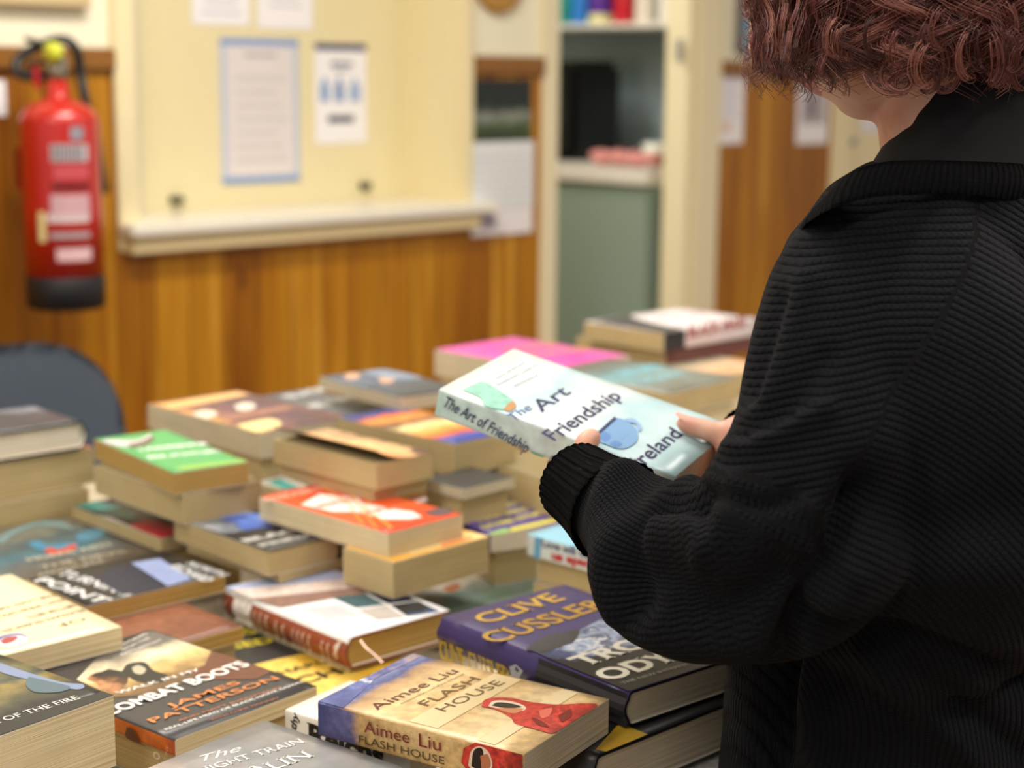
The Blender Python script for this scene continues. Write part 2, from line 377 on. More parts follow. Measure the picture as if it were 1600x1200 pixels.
# papers right of the kitchen door and the blue picture above
paper('notice', 'white list with small print right of the kitchen doorway, on pine boards', (1112, 104, 1162, 225), .014, [(0, .94, .7, 1, '#6E97A8'), (.3, .15, .6, .3, '#E3C9C3')] + lines(.35, .9, 7, '#C7C9DA', .15, .85))
paper('notice', 'white sheet with a grey picture beside the hair, on pine boards', (1245, 120, 1294, 225), .014, [(.12, .3, .9, .85, '#B9AFB4'), (.3, .4, .6, .7, '#8E8490')])
bm = bmesh.new(); s0, z0 = ws(1158, 82, .03); s1, z1 = ws(1222, -60, .03)
wb(bm, s0, s1, 0, .03, z0, z1, 0, .004); wb(bm, s0+.01, s1-.01, .03, .032, z0+.012, z0+(z1-z0)*.35, 1); wb(bm, s0+.01, s1-.01, .03, .032, z0+(z1-z0)*.35, z1-.01, 2)
tag(wobj('picture_frame', bm, [solid('#6F6A6A', .5), solid('#6CA9CC', .4), solid('#9C8F90', .4)], at=((s0+s1)/2, 0, z0)), 'grey framed picture with a blue foot, above the pine boards by the hair', 'picture')
paper('notice', 'white paper on the far left, left of the extinguisher on pine boards', (-60, 125, 9, 182), .014, lines(.2, .8, 4, '#CFCFD8'))

# door 1: kitchen doorway with cream frame
bm = bmesh.new()
wb(bm, sDL0, sDL1, -.14, .02, 0, 2.1, 0, .004); wb(bm, sDR0+.03, sDR1, -.12, .02, 0, 2.1, 0, .004); wb(bm, sDR0, sDR0+.03, -.07, .0, 0, 2.1, 0, .004)
wb(bm, sDL1, sDR0, -.14, .02, 2.02, 2.1, 0, .004)
d1 = wobj('door_1', bm, solid('#EADFBC', .4)); tag(d1, 'cream frame of the open kitchen doorway', kind='structure')
s, z = ws(1060, 78, -.03); bm = bmesh.new(); wb(bm, s-.014, s+.014, -.03, -.024, z-.035, z+.035, 0, .002); o_ = obj('latch_plate', bm, solid('#B9BEC2', .3, .9), d1)
# door 2: cream door behind the person, white paper and handle plate
bm = bmesh.new(); wb(bm, sE0, sE1, -.1, .02, 0, 2.1, 0, .003); wb(bm, sE1, S1, -.06, -.03, 0, 2.08, 0)
d2 = wobj('door_2', bm, CREAM); tag(d2, 'cream door and frame right of the pine boards', kind='structure')
s, z = ws(1328, 222, -.03); bm = bmesh.new(); wb(bm, s-.02, s+.03, -.03, -.02, z-.012, z+.012, 0, .003); obj('door_handle', bm, solid('#8C8A7E', .3, .8), d2)
paper('notice', 'white paper on the cream door, just under the chin', (1346, 150, 1420, 206), -.029, [(.05, .1, .9, .14, '#A9ADC8')] + lines(.3, .9, 4, '#D5D5E4'))

# kitchen beyond the doorway
KS = sDR0 + .012
def kp(x, y, s):       # pixel on the plane s = const: returns (o, z)
    p = onplane(x, y, WP(s, 0, 0), WD); d = p - WO; return d.dot(WN), p.z
zc = kp(1038, 292, KS)[1]; zct = kp(1038, 268, KS)[1]
GREEN = solid('#84968A', .45)
bm = bmesh.new(); wb(bm, KS+.012, KS+.6, -2.2, -.15, .1, zc, 0); wb(bm, KS+.05, KS+.6, -2.2, -.15, 0, .1, 0)
wb(bm, KS, KS+.012, -1.18, -.16, .12, zc-.012, 0, .003); wb(bm, KS, KS+.012, -2.19, -1.2, .12, zc-.012, 0, .003)
kc = wobj('kitchen_cabinet', bm, GREEN, at=(KS+.3, -1.1, 0)); tag(kc, 'sage green base cabinet seen through the kitchen doorway', 'cabinet')
bm = bmesh.new(); wb(bm, KS-.02, KS+.6, -2.2, -.15, zc, zct, 0, .004)
tag(wobj('worktop', bm, solid('#DAD5CB', .35), at=(KS+.3, -1.1, zc)), 'pale grey worktop on the sage green kitchen cabinet', 'worktop')
# tiled wall behind it
m = bpy.data.materials.new('dark_grey_tiles'); m.use_nodes = True; nt = m.node_tree; b = nt.nodes['Principled BSDF']; b.inputs['Roughness'].default_value = .2
tc = nt.nodes.new('ShaderNodeTexCoord'); mp = nt.nodes.new('ShaderNodeMapping'); mp.inputs['Rotation'].default_value = (PI/2, 0, PI/2)
sx = nt.nodes.new('ShaderNodeSeparateXYZ'); cx = nt.nodes.new('ShaderNodeCombineXYZ'); nt.links.new(tc.outputs['Object'], sx.inputs[0]); nt.links.new(sx.outputs['Y'], cx.inputs[0]); nt.links.new(sx.outputs['Z'], cx.inputs[1])
bt = nt.nodes.new('ShaderNodeTexBrick'); bt.offset = 0; bt.inputs['Scale'].default_value = 1; bt.inputs['Brick Width'].default_value = .12; bt.inputs['Row Height'].default_value = .12; bt.inputs['Mortar Size'].default_value = .004
bt.inputs['Color1'].default_value = lin('#93A2AA'); bt.inputs['Color2'].default_value = lin('#7E9098'); bt.inputs['Mortar'].default_value = lin('#8F9C9C')
nt.links.new(cx.outputs[0], bt.inputs['Vector']); nt.links.new(bt.outputs[0], b.inputs['Base Color'])
bm = bmesh.new(); wb(bm, KS+.6, KS+.7, -3.4, -.12, 0, ROOM_H); tag(wobj('wall_kitchen_right', bm, m), kind='structure')
bm = bmesh.new(); wb(bm, sDL0-1.2, KS+.6, -3.4, -3.3, 0, ROOM_H); tag(wobj('wall_kitchen_back', bm, solid('#9BA89A', .5)), kind='structure')
bm = bmesh.new(); wb(bm, sDL0-1.3, sDL0-1.2, -3.4, -.12, 0, ROOM_H); tag(wobj('wall_kitchen_left', bm, solid('#D8CFB0', .5)), kind='structure')
# shelf with bottles
zs = kp(950, 37, KS+.35)[1]
bm = bmesh.new(); wb(bm, KS+.33, KS+.6, -2.1, -.2, zs-.016, zs, 0, .003)
tag(wobj('wall_shelf', bm, solid('#E9E6E0', .4), at=(KS+.45, -1, zs-.016)), 'white shelf on the dark tiled kitchen wall', 'shelf')
for px, w, c, cc, lb in ((884, .075, '#1F8F86', '#D9DAD2', 'teal bottle on the kitchen shelf, leftmost of the row'), (909, .075, '#2F7FD6', '#EDEDED', 'bright blue bottle on the kitchen shelf'), (940, .09, '#5B2F9C', '#E4DFA8', 'purple tub with yellowish foot on the kitchen shelf'),
                         (976, .08, '#C71F30', '#EAEAEA', 'red bottle on the kitchen shelf'), (1009, .075, '#E9E0D4', '#C9B8A8', 'cream jar on the kitchen shelf, right of the red bottle'), (1041, .055, '#EFEAE2', '#D2C7BB', 'pale jar at the right end of the kitchen shelf')):
    o_, z_ = kp(px, 30, KS+.42); r = w/2
    e = wroot('shelf_bottle', KS+.42, o_, zs); tag(e, lb, 'bottle')
    bm = bmesh.new(); a_lathe(bm, [(r*.92, 0), (r, .006), (r, .13), (r*.85, .15), (r*.4, .165), (r*.38, .18)], 24); obj('bottle_body', bm, solid(c, .3), e)
    bm = bmesh.new(); a_lathe(bm, [(r*.44, .181), (r*.44, .21), (r*.38, .215)], 20); obj('cap', bm, solid(cc, .4), e)
    if 'purple' in lb:
        bm = bmesh.new(); a_lathe(bm, [(r*1.01, .004), (r*1.01, .035)], 24, cap=False); obj('foot_label', bm, solid('#E3E0A0', .5), e)
# black coffee machine, pink cloth, small white cup
o_, _ = kp(905, 200, KS+.30); bl = solid('#111214', .22); st = solid('#B9C0C6', .25, .9)
e = wroot('coffee_machine', KS+.3, o_, zct); tag(e, 'black coffee machine with steel parts on the kitchen worktop', 'coffee machine')
hh = kp(930, 95, KS+.3)[1]-zct
bm = bmesh.new(); a_box(bm, -.12, .13, -.09, .24, 0, hh, 0, .025); a_box(bm, -.16, -.12, .0, .2, hh*.66, hh*.98, 0, .015); a_box(bm, -.22, -.1, -.02, .2, 0, hh*.06, 0, .01); obj('housing', bm, bl, e)
bm = bmesh.new(); a_lathe(bm, [(.055, hh*.09), (.07, hh*.16), (.07, hh*.4), (.05, hh*.5)], 24, Matrix.Translation((-.175, .09, 0)) @ Matrix.Diagonal((.75, .75, 1, 1))); obj('steel_jug', bm, st, e)
bm = bmesh.new(); a_box(bm, -.166, -.16, .03, .17, hh*.74, hh*.92, 0, .002); obj('control_panel', bm, st, e)
o_, z_ = kp(985, 250, KS+.14); bm = bmesh.new()
def clf(u, v):
    a = u*.2-.1; th = v*2*PI; rr = .022+.006*noise.noise(Vector((u*6, v*5, 1)))+.004*math.sin(u*23)
    return Vector((math.cos(th)*rr*1.6, a*1.4+.01*math.sin(v*7), .024+math.sin(th)*rr*.95))
a_grid(bm, 30, 20, clf); bmesh.ops.holes_fill(bm, edges=[e_ for e_ in bm.edges if e_.is_boundary])
w_ = wobj('tea_towel', bm, solid('#D08A86', .9)); w_.matrix_world = WM @ Matrix.Translation((KS+.12, -o_, zct+.003)); tag(w_, 'rolled pink cloth on the kitchen worktop', 'cloth')
o_, z_ = kp(1022, 236, KS+.3); bm = bmesh.new(); a_lathe(bm, [(.028, 0), (.034, .01), (.04, .07), (.037, .07), (.03, .012), (.0, .01)], 24, cap=False)
bmesh.ops.contextual_create(bm, geom=[e_ for e_ in bm.edges if e_.is_boundary and all(abs(v.co.z) < 1e-4 for v in e_.verts)])
w_ = wobj('cup', bm, solid('#E8ECE0', .3)); w_.matrix_world = WM @ Matrix.Translation((KS+.3, -o_, zct)); tag(w_, 'small white cup on the kitchen worktop behind the pink cloth', 'cup')

# floor, ceiling, lamps
m = bpy.data.materials.new('oak_floor'); m.use_nodes = True; m.node_tree.nodes['Principled BSDF'].inputs['Base Color'].default_value = lin('#8E6B45'); m.node_tree.nodes['Principled BSDF'].inputs['Roughness'].default_value = .4
bm = bmesh.new(); a_box(bm, -6, 8, -4, 9, -.05, 0); tag(obj('floor', bm, m), kind='structure')
bm = bmesh.new(); a_box(bm, -6, 8, -4, 9, ROOM_H, ROOM_H+.05); tag(obj('ceiling', bm, solid('#F0EBDD', .7)), kind='structure')
em = bpy.data.materials.new('lamp_diffuser'); em.use_nodes = True; b = em.node_tree.nodes['Principled BSDF']; b.inputs['Emission Color'].default_value = (1, .93, .82, 1); b.inputs['Emission Strength'].default_value = 3
for i, (lx, ly) in enumerate(LAMPS):  # the loop also builds a fitting for the added kitchen lamp
    e = empty('ceiling_lamp', (lx, ly, ROOM_H), math.radians(45)); tag(e, 'white strip lamp on the ceiling', 'lamp', 'ceiling strip lamps')
    bm = bmesh.new(); a_box(bm, -.58, .58, -.16, .16, -.05, 0, 0, .005); obj('lamp_body', bm, solid('#F4F4F0', .4), e)
    bm = bmesh.new(); a_box(bm, -.55, .55, -.14, .14, -.065, -.05, 0, .004); obj('diffuser', bm, em, e)

# fire extinguisher on the wall
ex = pt(104, 480, 3.47); ztop = pt(104, 148, 3.47).z; H = ztop-ex.z; e = empty('fire_extinguisher', ex, math.radians(-40))
tag(e, 'red fire extinguisher with black hose, hung on the pine boards at left', 'fire extinguisher')
R_ = .0795
RED = solid('#B5180F', .28, 0, Coat_Weight=.4)
bm = bmesh.new(); prof = [(R_, .065)] + [(R_, z) for z in (.2, .3, H-.055)] + [(R_*math.cos(a), H-.055+.05*math.sin(a)) for a in [k*PI/2/8 for k in range(1, 7)]] + [(.022, H-.004), (.02, H+.03)]
a_lathe(bm, prof, 48); obj('cylinder_body', bm, RED, e)
bm = bmesh.new(); a_lathe(bm, [(R_-.006, 0), (R_+.001, .006), (R_+.001, .068), (R_-.002, .072)], 48); obj('base_ring', bm, solid('#15161A', .5), e)
bm = bmesh.new(); a_lathe(bm, [(.014, H+.03), (.02, H+.032), (.02, H+.06), (.012, H+.065)], 20); a_box(bm, -.02, .02, -.013, .013, H+.045, H+.08, 0, .004); obj('valve', bm, solid('#9A9484', .3, .8), e)
bm = bmesh.new(); a_tube(bm, [(.0, 0, H+.06), (-.03, 0, H+.07), (-.085, -.01, H+.062)], .006); a_tube(bm, [(.0, 0, H+.085), (-.03, 0, H+.1), (-.09, -.01, H+.112)], .006); obj('lever', bm, solid('#26241F', .35), e)
bm = bmesh.new(); a_lathe(bm, [(.004, -.012), (.02, -.01), (.021, .01), (.004, .012)], 20, Matrix.Translation((.012, -.016, H+.085)) @ Matrix.Rotation(PI/2, 4, 'X')); obj('pressure_tag', bm, solid('#CDD23A', .4), e)
bm = bmesh.new()
hz = [pt(x, y, z) - ex for x, y, z in ((100, 118, 3.42), (60, 120, 3.4), (30, 116, 3.4), (27, 95, 3.41), (55, 75, 3.42), (95, 62, 3.43), (118, 76, 3.44), (126, 115, 3.46), (134, 160, 3.46), (150, 220, 3.50), (163, 300, 3.56))]
hz = [Matrix.Rotation(math.radians(40), 3, 'Z') @ p for p in hz]
a_tube(bm, [Vector(p) for p in spline(hz, 8)], .0105, 12); obj('hose', bm, solid('#1B1C1D', .4), e)
bm = bmesh.new(); p = Matrix.Rotation(math.radians(40), 3, 'Z') @ (pt(57, 118, 3.38)-ex); a_box(bm, p.x-.005, p.x+.005, p.y-.006, p.y+.006, p.z-.028, p.z+.02, 0, .003); obj('safety_pin', bm, solid('#C42330', .4), e)
bm = bmesh.new(); a_box(bm, -R_-.045, -R_+.01, -.03, .03, H*.55, H*.75, 0, .003); obj('wall_bracket', bm, solid('#7E1A12', .4), e)
def lab(a0, a1, z0, z1, hexc, k):
    bm = bmesh.new(); rr = R_+.0008+.0002*k
    a_grid(bm, 12, 2, lambda u, v: Vector((rr*math.cos(a0+(a1-a0)*u), rr*math.sin(a0+(a1-a0)*u), z0+(z1-z0)*v))); return bm, hexc
A0 = math.radians(-62); A1 = math.radians(8)
bm = bmesh.new(); mats = []
def lb2(a0, a1, z0, z1, c, k=0):
    m = solid(c, .4)
    if m not in mats: mats.append(m)
    rr = R_+.0008+.0003*k; a_grid(bm, 10, 1, lambda u, v: Vector((rr*math.cos(a0+(a1-a0)*u), rr*math.sin(a0+(a1-a0)*u), z0+(z1-z0)*v)), mats.index(m))
for (v0, v1, c, a0, a1) in ((.80, .86, '#8C8F9A', -.35, .0), (.70, .78, '#B8B4B8', -.85, .12), (.62, .68, '#C24E58', -.8, .12), (.57, .60, '#5C1A20', -.85, .12), (.44, .55, '#C9A0A8', -.9, .12), (.42, .46, '#D6C8C8', -1.0, .1), (.345, .375, '#A8969A', -.95, .1), (.24, .30, '#DDB7BA', -.8, .12)):
    lb2(a0, a1, H*v0, H*v1, c)
for k in range(8): lb2(-.8+.1*k, -.75+.1*k, H*.705, H*.775, '#5A4A52', 1)
lb2(-1.25, -1.05, H*.33, H*.47, '#E2D79A', 1)
obj('label', bm, mats, e)

# chair behind the table at far left
cb = pt(20, 545, 2.95); ce = empty('stacking_chair', (cb.x, cb.y, 0), math.radians(44))
tag(ce, 'stacking chair with dark grey-blue rounded back, behind the table at far left', 'chair')
CB = solid('#6C7A8C', .6); CS = solid('#8B8E92', .3, .9); zb_ = cb.z
def chb(u, v):
    x = (u-.5)*.46; h = (v-.0)*.40
    k = max(0, 1-(abs(x)/.235)**3.2)**.5 if v > .5 else 1
    z = zb_-.4+ (h if v <= .5 else .2+(h-.2)*k); return Vector((x, .035*(1-(x/.23)**2)+.02*v, z))
bm = bmesh.new(); a_grid(bm, 24, 16, chb); bmesh.ops.solidify(bm, geom=bm.faces[:], thickness=.03); obj('backrest', bm, CB, ce, True)
bm = bmesh.new(); a_box(bm, -.22, .22, -.44, .0, .44, .48, 0, .015); obj('seat', bm, CB, ce)
for sx_ in (-1, 1):
    bm = bmesh.new(); a_tube(bm, [(sx_*.2, -.41, 0), (sx_*.2, -.4, .44)], .011); obj('leg', bm, CS, ce)
    bm = bmesh.new(); a_tube(bm, [(sx_*.2, .06, 0), (sx_*.2, .0, .44), (sx_*.17, .03, zb_-.3)], .011); obj('leg', bm, CS, ce)

# ================================================================== the table
TZ = .76
TB = Matrix(((WD.x, -WN.x, 0, 0), (WD.y, -WN.y, 0, 0), (0, 0, 1, 0), (0, 0, 0, 1)))   # local x along WD, y away from the person
t0 = Vector((.24, 1.39, 0))          # a point on the edge nearest the person
e = bpy.data.objects.new('folding_table', None); COL.objects.link(e); e.matrix_world = Matrix.Translation(t0) @ TB
tag(e, 'long pale folding table covered in second-hand books', 'table')
bm = bmesh.new(); a_box(bm, -1.15, 1.5, .0, 1.4, TZ-.035, TZ, 0, .006); obj('tabletop', bm, solid('#B9AC94', .5), e)
for x in (-1.0, .2, 1.4):
    for y in (.1, 1.3):
        bm = bmesh.new(); a_tube(bm, [(x, y, 0), (x, y, TZ-.035)], .014); obj('leg', bm, CS, e)

# ================================================================== books
BOOKS = []
UPZ = Vector((0, 0, 1))
def book(label, z, t, N=None, L=None, R=None, F=None, spine='x0', hard=False, cover='#555555', pages='tan', top=(), left=(), right=(),
         sp=None, curl=0.0, board=None, group='second-hand books spread over the table', name=None, back=None, lift=None, ribbon=False):
    P = {k: (onz(v[0], v[1], z) if v is not None else None) for k, v in (('N', N), ('L', L), ('R', R), ('F', F))}
    if P['N'] is None: P['N'] = P['L']+P['R']-P['F']
    if P['L'] is None: P['L'] = P['N']+P['F']-P['R']
    if P['R'] is None: P['R'] = P['N']+P['F']-P['L']
    n, l, r = P['N'], P['L'], P['R']
    e1, e2 = r-n, l-n
    a1 = math.atan2(e1.y, e1.x); a2 = math.atan2(e2.y, e2.x)
    if a2 < a1: a2 += 2*PI
    th = (a1+a2)/2-PI/4
    k = math.cos(((a2-a1)-PI/2)/2)
    W, H = e1.length*k, e2.length*k
    ex = Vector((math.cos(th), math.sin(th), 0)); ey = Vector((-ex.y, ex.x, 0))
    o = (l+r)/2-ex*W/2-ey*H/2
    return make_book(label, o, th, W, H, z, t, spine, hard, cover, pages, top, left, right, sp, curl, board, group, name, back, lift, ribbon)

def make_book(label, o, th, W, H, z, t, spine='x0', hard=False, cover='#555555', pages='tan', top=(), left=(), right=(), sp=None, curl=0.0, board=None,
              group=None, name=None, back=None, lift=None, ribbon=False, matrix=None):
    ex = Vector((math.cos(th), math.sin(th), 0)); ey = Vector((-ex.y, ex.x, 0))
    name = name or ('hardback_book' if hard else 'paperback_book')
    root = bpy.data.objects.new(name, None); COL.objects.link(root); root.empty_display_size = .03
    root.matrix_world = matrix or (Matrix.Translation((o.x, o.y, z-t)) @ Matrix.Rotation(th, 4, 'Z'))
    tag(root, label, 'book', group)
    inv = root.matrix_world.inverted()
    D, S = (W, H) if spine in ('x0', 'xW') else (H, W)
    def loc(d, s, zz):
        return Vector({'x0': (d, s, zz), 'xW': (W-d, s, zz), 'y0': (s, d, zz), 'yH': (s, H-d, zz)}[spine])
    def dist(p): return {'x0': p.x, 'xW': W-p.x, 'y0': p.y, 'yH': H-p.y}[spine]
    th_ = .0026 if hard else .0005
    ov = .0035 if hard else 0.0
    def tz(d):
        k = max(0, (d/D-.35)/.65); return t + curl*k**2.2
    # page block
    bm = bmesh.new()
    d0, d1 = (.003, D-ov) if hard else (th_, D-.0002)
    nd = 10
    def blk(u, v, zz):
        d = d0+(d1-d0)*u
        return loc(d, ov+(S-2*ov)*v, zz)
    ring = []
    for i in range(nd+1):
        u = i/nd; ring.append((u, th_)); 
    prof = [(d0, th_)]+[(d1, th_)]
    nz_ = 6
    for i in range(1, nz_):
        zz = th_+(t-2*th_)*i/nz_
        c = (-.0035 if hard else .0)*math.sin(PI*i/nz_)
        prof.append((d1+c, zz))
    prof += [(d1, t-th_), (d0, t-th_)]
    vs = [[bm.verts.new(loc(d, s, zz)) for d, zz in prof] for s in (ov, S-ov)]
    m_ = len(prof)
    for i in range(m_): bm.faces.new((vs[0][i], vs[0][(i+1) % m_], vs[1][(i+1) % m_], vs[1][i]))
    bm.faces.new(vs[0][::-1]); bm.faces.new(vs[1]); bmesh.ops.recalc_face_normals(bm, faces=bm.faces)
    obj('page_block', bm, PAGES[pages], root)
    # cover: back board, spine, front board as one wrap
    def mm(c): return solid(c, .35) if isinstance(c, str) else c
    mats = [mm(cover), mm(sp or cover), mm(back or sp or cover), mm(board or '#F0ECE2')]
    def mi_of(c):
        m = mm(c)
        if m not in mats: mats.append(m)
        return mats.index(m)
    bm = bmesh.new()
    rr = min(.006 if hard else .0016, t*.3); outer = []; nseg = 14
    bulge = .004 if hard else 0
    for i in range(nseg+1): outer.append((D-(D-rr)*i/nseg, 0.0, 2))
    outer += [(rr*.3, rr*.3, 2)]
    for i in range(0, 7):
        q = i/6; outer.append((-bulge*math.sin(PI*q), rr+(t-2*rr)*q, 1))
    outer += [(rr*.3, t-rr*.3, 0)]
    for i in range(nseg+1):
        d = rr+(D-rr)*i/nseg; outer.append((d, tz(d), 0))
    inner = []
    n_ = len(outer)
    for i, (d, zz, _) in enumerate(outer):
        a = outer[max(i-1, 0)]; b = outer[min(i+1, n_-1)]
        tx, tzv = b[0]-a[0], b[1]-a[1]; l_ = math.hypot(tx, tzv); inner.append((d+tzv/l_*th_, zz-tx/l_*th_))
    NS = 8
    def srow(k): return S*k/NS
    V0 = [[bm.verts.new(loc(d, srow(k), zz)) for d, zz, _ in outer] for k in range(NS+1)]
    V1 = [[bm.verts.new(loc(d, srow(k), zz)) for d, zz in inner] for k in range(NS+1)]
    for k in range(NS):
        for i in range(n_-1):
            f = bm.faces.new((V0[k][i], V0[k][i+1], V0[k+1][i+1], V0[k+1][i])); f.material_index = outer[i+1][2] if outer[i][2] != 2 or outer[i+1][2] == 2 else 1
            f.smooth = True
            f = bm.faces.new((V1[k][i], V1[k+1][i], V1[k+1][i+1], V1[k][i+1])); f.material_index = 3
        for i in (0, n_-1):
            f = bm.faces.new((V0[k][i], V0[k+1][i], V1[k+1][i], V1[k][i])); f.material_index = 3 if not hard else 2
    for k in (0, NS):
        for i in range(n_-1):
            f = bm.faces.new((V0[k][i], V0[k][i+1], V1[k][i+1], V1[k][i])); f.material_index = 3 if not hard else 2
    bmesh.ops.recalc_face_normals(bm, faces=bm.faces)
    # artwork and lettering printed on the faces
    rot = inv.to_3x3()
    planes = {'top': (root.matrix_world @ Vector((0, 0, t)), root.matrix_world.to_3x3() @ UPZ),
              'left': (root.matrix_world @ Vector((0, 0, 0)), root.matrix_world.to_3x3() @ Vector((-1, 0, 0))),
              'right': (root.matrix_world @ Vector((0, 0, 0)), root.matrix_world.to_3x3() @ Vector((0, -1, 0)))}
    nl = {'top': Vector((0, 0, 1)), 'left': Vector((-1, 0, 0)), 'right': Vector((0, -1, 0))}
    def warp_top(p):
        q = p.copy(); q.z += tz(max(0, min(D, dist(p))))-t; return q
    def warp_left(p):
        if bulge and spine in ('x0',):
            q = p.copy(); q.x -= bulge*math.sin(PI*max(0, min(1, (p.z-rr)/(t-2*rr)))); return q
        return p
    layer = 0
    for side, items in (('top', top), ('left', left), ('right', right)):
        pp, nn = planes[side]; wf = {'top': warp_top, 'left': warp_left, 'right': None}[side]
        for it in items:
            layer += 1; off = .00025+.00006*layer
            if it[0] == 'T':          # ('T', text, (x0,y0), (x1,y1), height, colour, kwargs)
                _, s, a, b, h, c = it[:6]; kw = it[6] if len(it) > 6 else {}
                A = inv @ onplane(a[0], a[1], pp, nn); B = inv @ onplane(b[0], b[1], pp, nn)
                put_text(bm, s, A, B, h, mi_of(c), nl[side], off, warp=wf, **kw)
            elif it[0] == 'P':        # ('P', [(x,y)...], colour)
                pts = [inv @ onplane(x, y, pp, nn) for x, y in it[1]]
                if side == 'top': pts = [Vector((min(max(p.x, 0), W), min(max(p.y, 0), H), p.z)) for p in pts]
                if side == 'left': pts = [Vector((p.x, min(max(p.y, 0), H), min(max(p.z, 0), t))) for p in pts]
                if side == 'right': pts = [Vector((min(max(p.x, 0), W), p.y, min(max(p.z, 0), t))) for p in pts]
                if it[-1] == 's':
                    pts = [Vector(p) for p in spline([tuple(q) for q in pts]+[tuple(pts[0])], 5)[:-1]]
                fn = nl[side]; vv = [bm.verts.new((wf(p) if wf else p)+fn*off) for p in pts]
                es = [bm.edges.new((vv[i], vv[(i+1) % len(vv)])) for i in range(len(vv))]
                r_ = bmesh.ops.triangle_fill(bm, edges=es, use_beauty=True, normal=fn)
                ci = mi_of(it[2])
                for g in r_['geom']:
                    if isinstance(g, bmesh.types.BMFace):
                        g.material_index = ci
                        if g.normal.dot(fn) < 0: g.normal_flip()
            elif it[0] == 'R':        # ('R', u0, v0, u1, v1, colour) rectangle in fractions of the face
                u0_, v0_, u1_, v1_ = it[1:5]; ci = mi_of(it[5])
                if side == 'top': f_ = lambda u, v: Vector((W*u, H*v, t))
                elif side == 'left': f_ = lambda u, v: Vector((0, H*(1-u), t*v))
                else: f_ = lambda u, v: Vector((W*u, 0, t*v))
                fn = nl[side]
                a_grid(bm, 8, 6, lambda u, v: (wf(f_(u0_+(u1_-u0_)*u, v0_+(v1_-v0_)*v)) if wf else f_(u0_+(u1_-u0_)*u, v0_+(v1_-v0_)*v))+fn*off, ci, False)
    obj('cover', bm, mats, root)
    BOOKS.append(dict(root=root, W=W, H=H, z0=z-t, z1=z, o=Vector((root.matrix_world.translation.x, root.matrix_world.translation.y, 0)), ex=ex, ey=ey, label=label, pages=pages))
    return root
def wl(s, a, b, h, c, **kw): return ('T', s, a, b, h, c, kw)

# ---- the nearest books
sand = art('sand', [(0, '#D9B67C'), (.25, '#E8CFA0'), (.5, '#D8B27A'), (.7, '#E2C48E'), (.84, '#B08C66'), (.88, '#4A5A93'), (.94, '#8E97C4'), (1, '#5C66A0')], 'y', .196, .13, 30, 6, mottle=.12)
sandsp = zart('sand_spine', [(0, '#C9A060'), (1, '#CFA870')], 0, .03, .5, 40)
RS = art('red_shawl', [(0, '#8E1B18'), (.3, '#B92C22'), (.55, '#D2453A'), (.8, '#A82420'), (1, '#C4382E')], 'y', .03, 2.4, 70, 6, mottle=.2)
book('tan paperback with a red-shawled woman on its cover and sandy spine, front centre', .888, .029, (818, 1172), (482, 1098), (965, 1090), spine='x0', cover=sand,
     sp=art('sand_sp', [(0, '#C8A468'), (.5, '#D5B47C'), (.78, '#B8945C'), (.84, '#5F5A86'), (1, '#39427C')], 'y', .19, .12, 50, 6, mottle=.15), pages='grey',
     top=[('P', [(482, 1098), (641, 1011), (672, 1019), (640, 1035), (590, 1058), (560, 1085), (530, 1110)], art('blue_mountain', [(0, '#3E4A88'), (.35, '#5B68A6'), (.5, '#D9DCEB'), (.62, '#4A5596'), (.8, '#8D84AE'), (1, '#A6907E')], 'x', .13, 1.6, 34, 6)),
          ('R', .04, .42, .98, .56, '#EAD5A6'), ('R', .02, .14, .98, .22, '#EBD8AE'),
          wl('Aimee Liu', (590, 1110), (718, 1050), .0115, '#5A1F1C', serif=False), wl('An extraordinary novel of love and betrayal', (628, 1101), (726, 1054), .0028, '#6B4A34'),
          wl('FLASH', (668, 1104), (752, 1062), .011, '#6E5432'), wl('HOUSE', (695, 1113), (790, 1068), .011, '#6E5432'),
          ('P', [(752, 1105), (757, 1095), (775, 1091), (800, 1092), (830, 1098), (870, 1102), (915, 1100), (934, 1104), (905, 1124), (880, 1140), (862, 1147), (835, 1140), (805, 1132), (798, 1122), (775, 1110)], RS, 's'),
          ('P', [(763, 1105), (770, 1097), (790, 1096), (812, 1101), (822, 1108), (812, 1113), (790, 1111)], '#E9D9C8', 's'),
          ('P', [(768, 1104), (778, 1099), (800, 1101), (815, 1106), (800, 1108), (782, 1107)], '#2A1C18', 's'),
          ('P', [(775, 1108), (800, 1108), (818, 1109), (806, 1116), (790, 1114)], '#C98A62', 's'),
          ('P', [(842, 1112), (862, 1108), (858, 1120), (846, 1124)], '#E0705E', 's'), ('P', [(872, 1120), (890, 1110), (893, 1120), (878, 1130)], '#7A1614', 's'), ('P', [(830, 1122), (846, 1128), (858, 1138), (840, 1134)], '#7A1614', 's')],
     left=[wl('Aimee', (570, 1143), (641, 1161), .0095, '#7A1F22'), wl('Liu', (656, 1165), (690, 1173), .0105, '#7A1F22'),
           wl('FLASH HOUSE', (562, 1159), (696, 1194), .0062, '#4C3A26', serif=False),
           ('P', [(722, 1190), (726, 1168), (744, 1155), (775, 1160), (818, 1172), (818, 1235), (740, 1225)], RS),
           ('P', [(733, 1195), (738, 1172), (752, 1165), (766, 1176), (770, 1200), (752, 1215)], '#E3CDB4', 's'), ('P', [(738, 1196), (742, 1172), (754, 1168), (757, 1182), (752, 1202)], '#221511', 's'), ('P', [(752, 1180), (764, 1178), (768, 1196), (756, 1206)], '#B9744E', 's')])
navy = '#3A2F66'
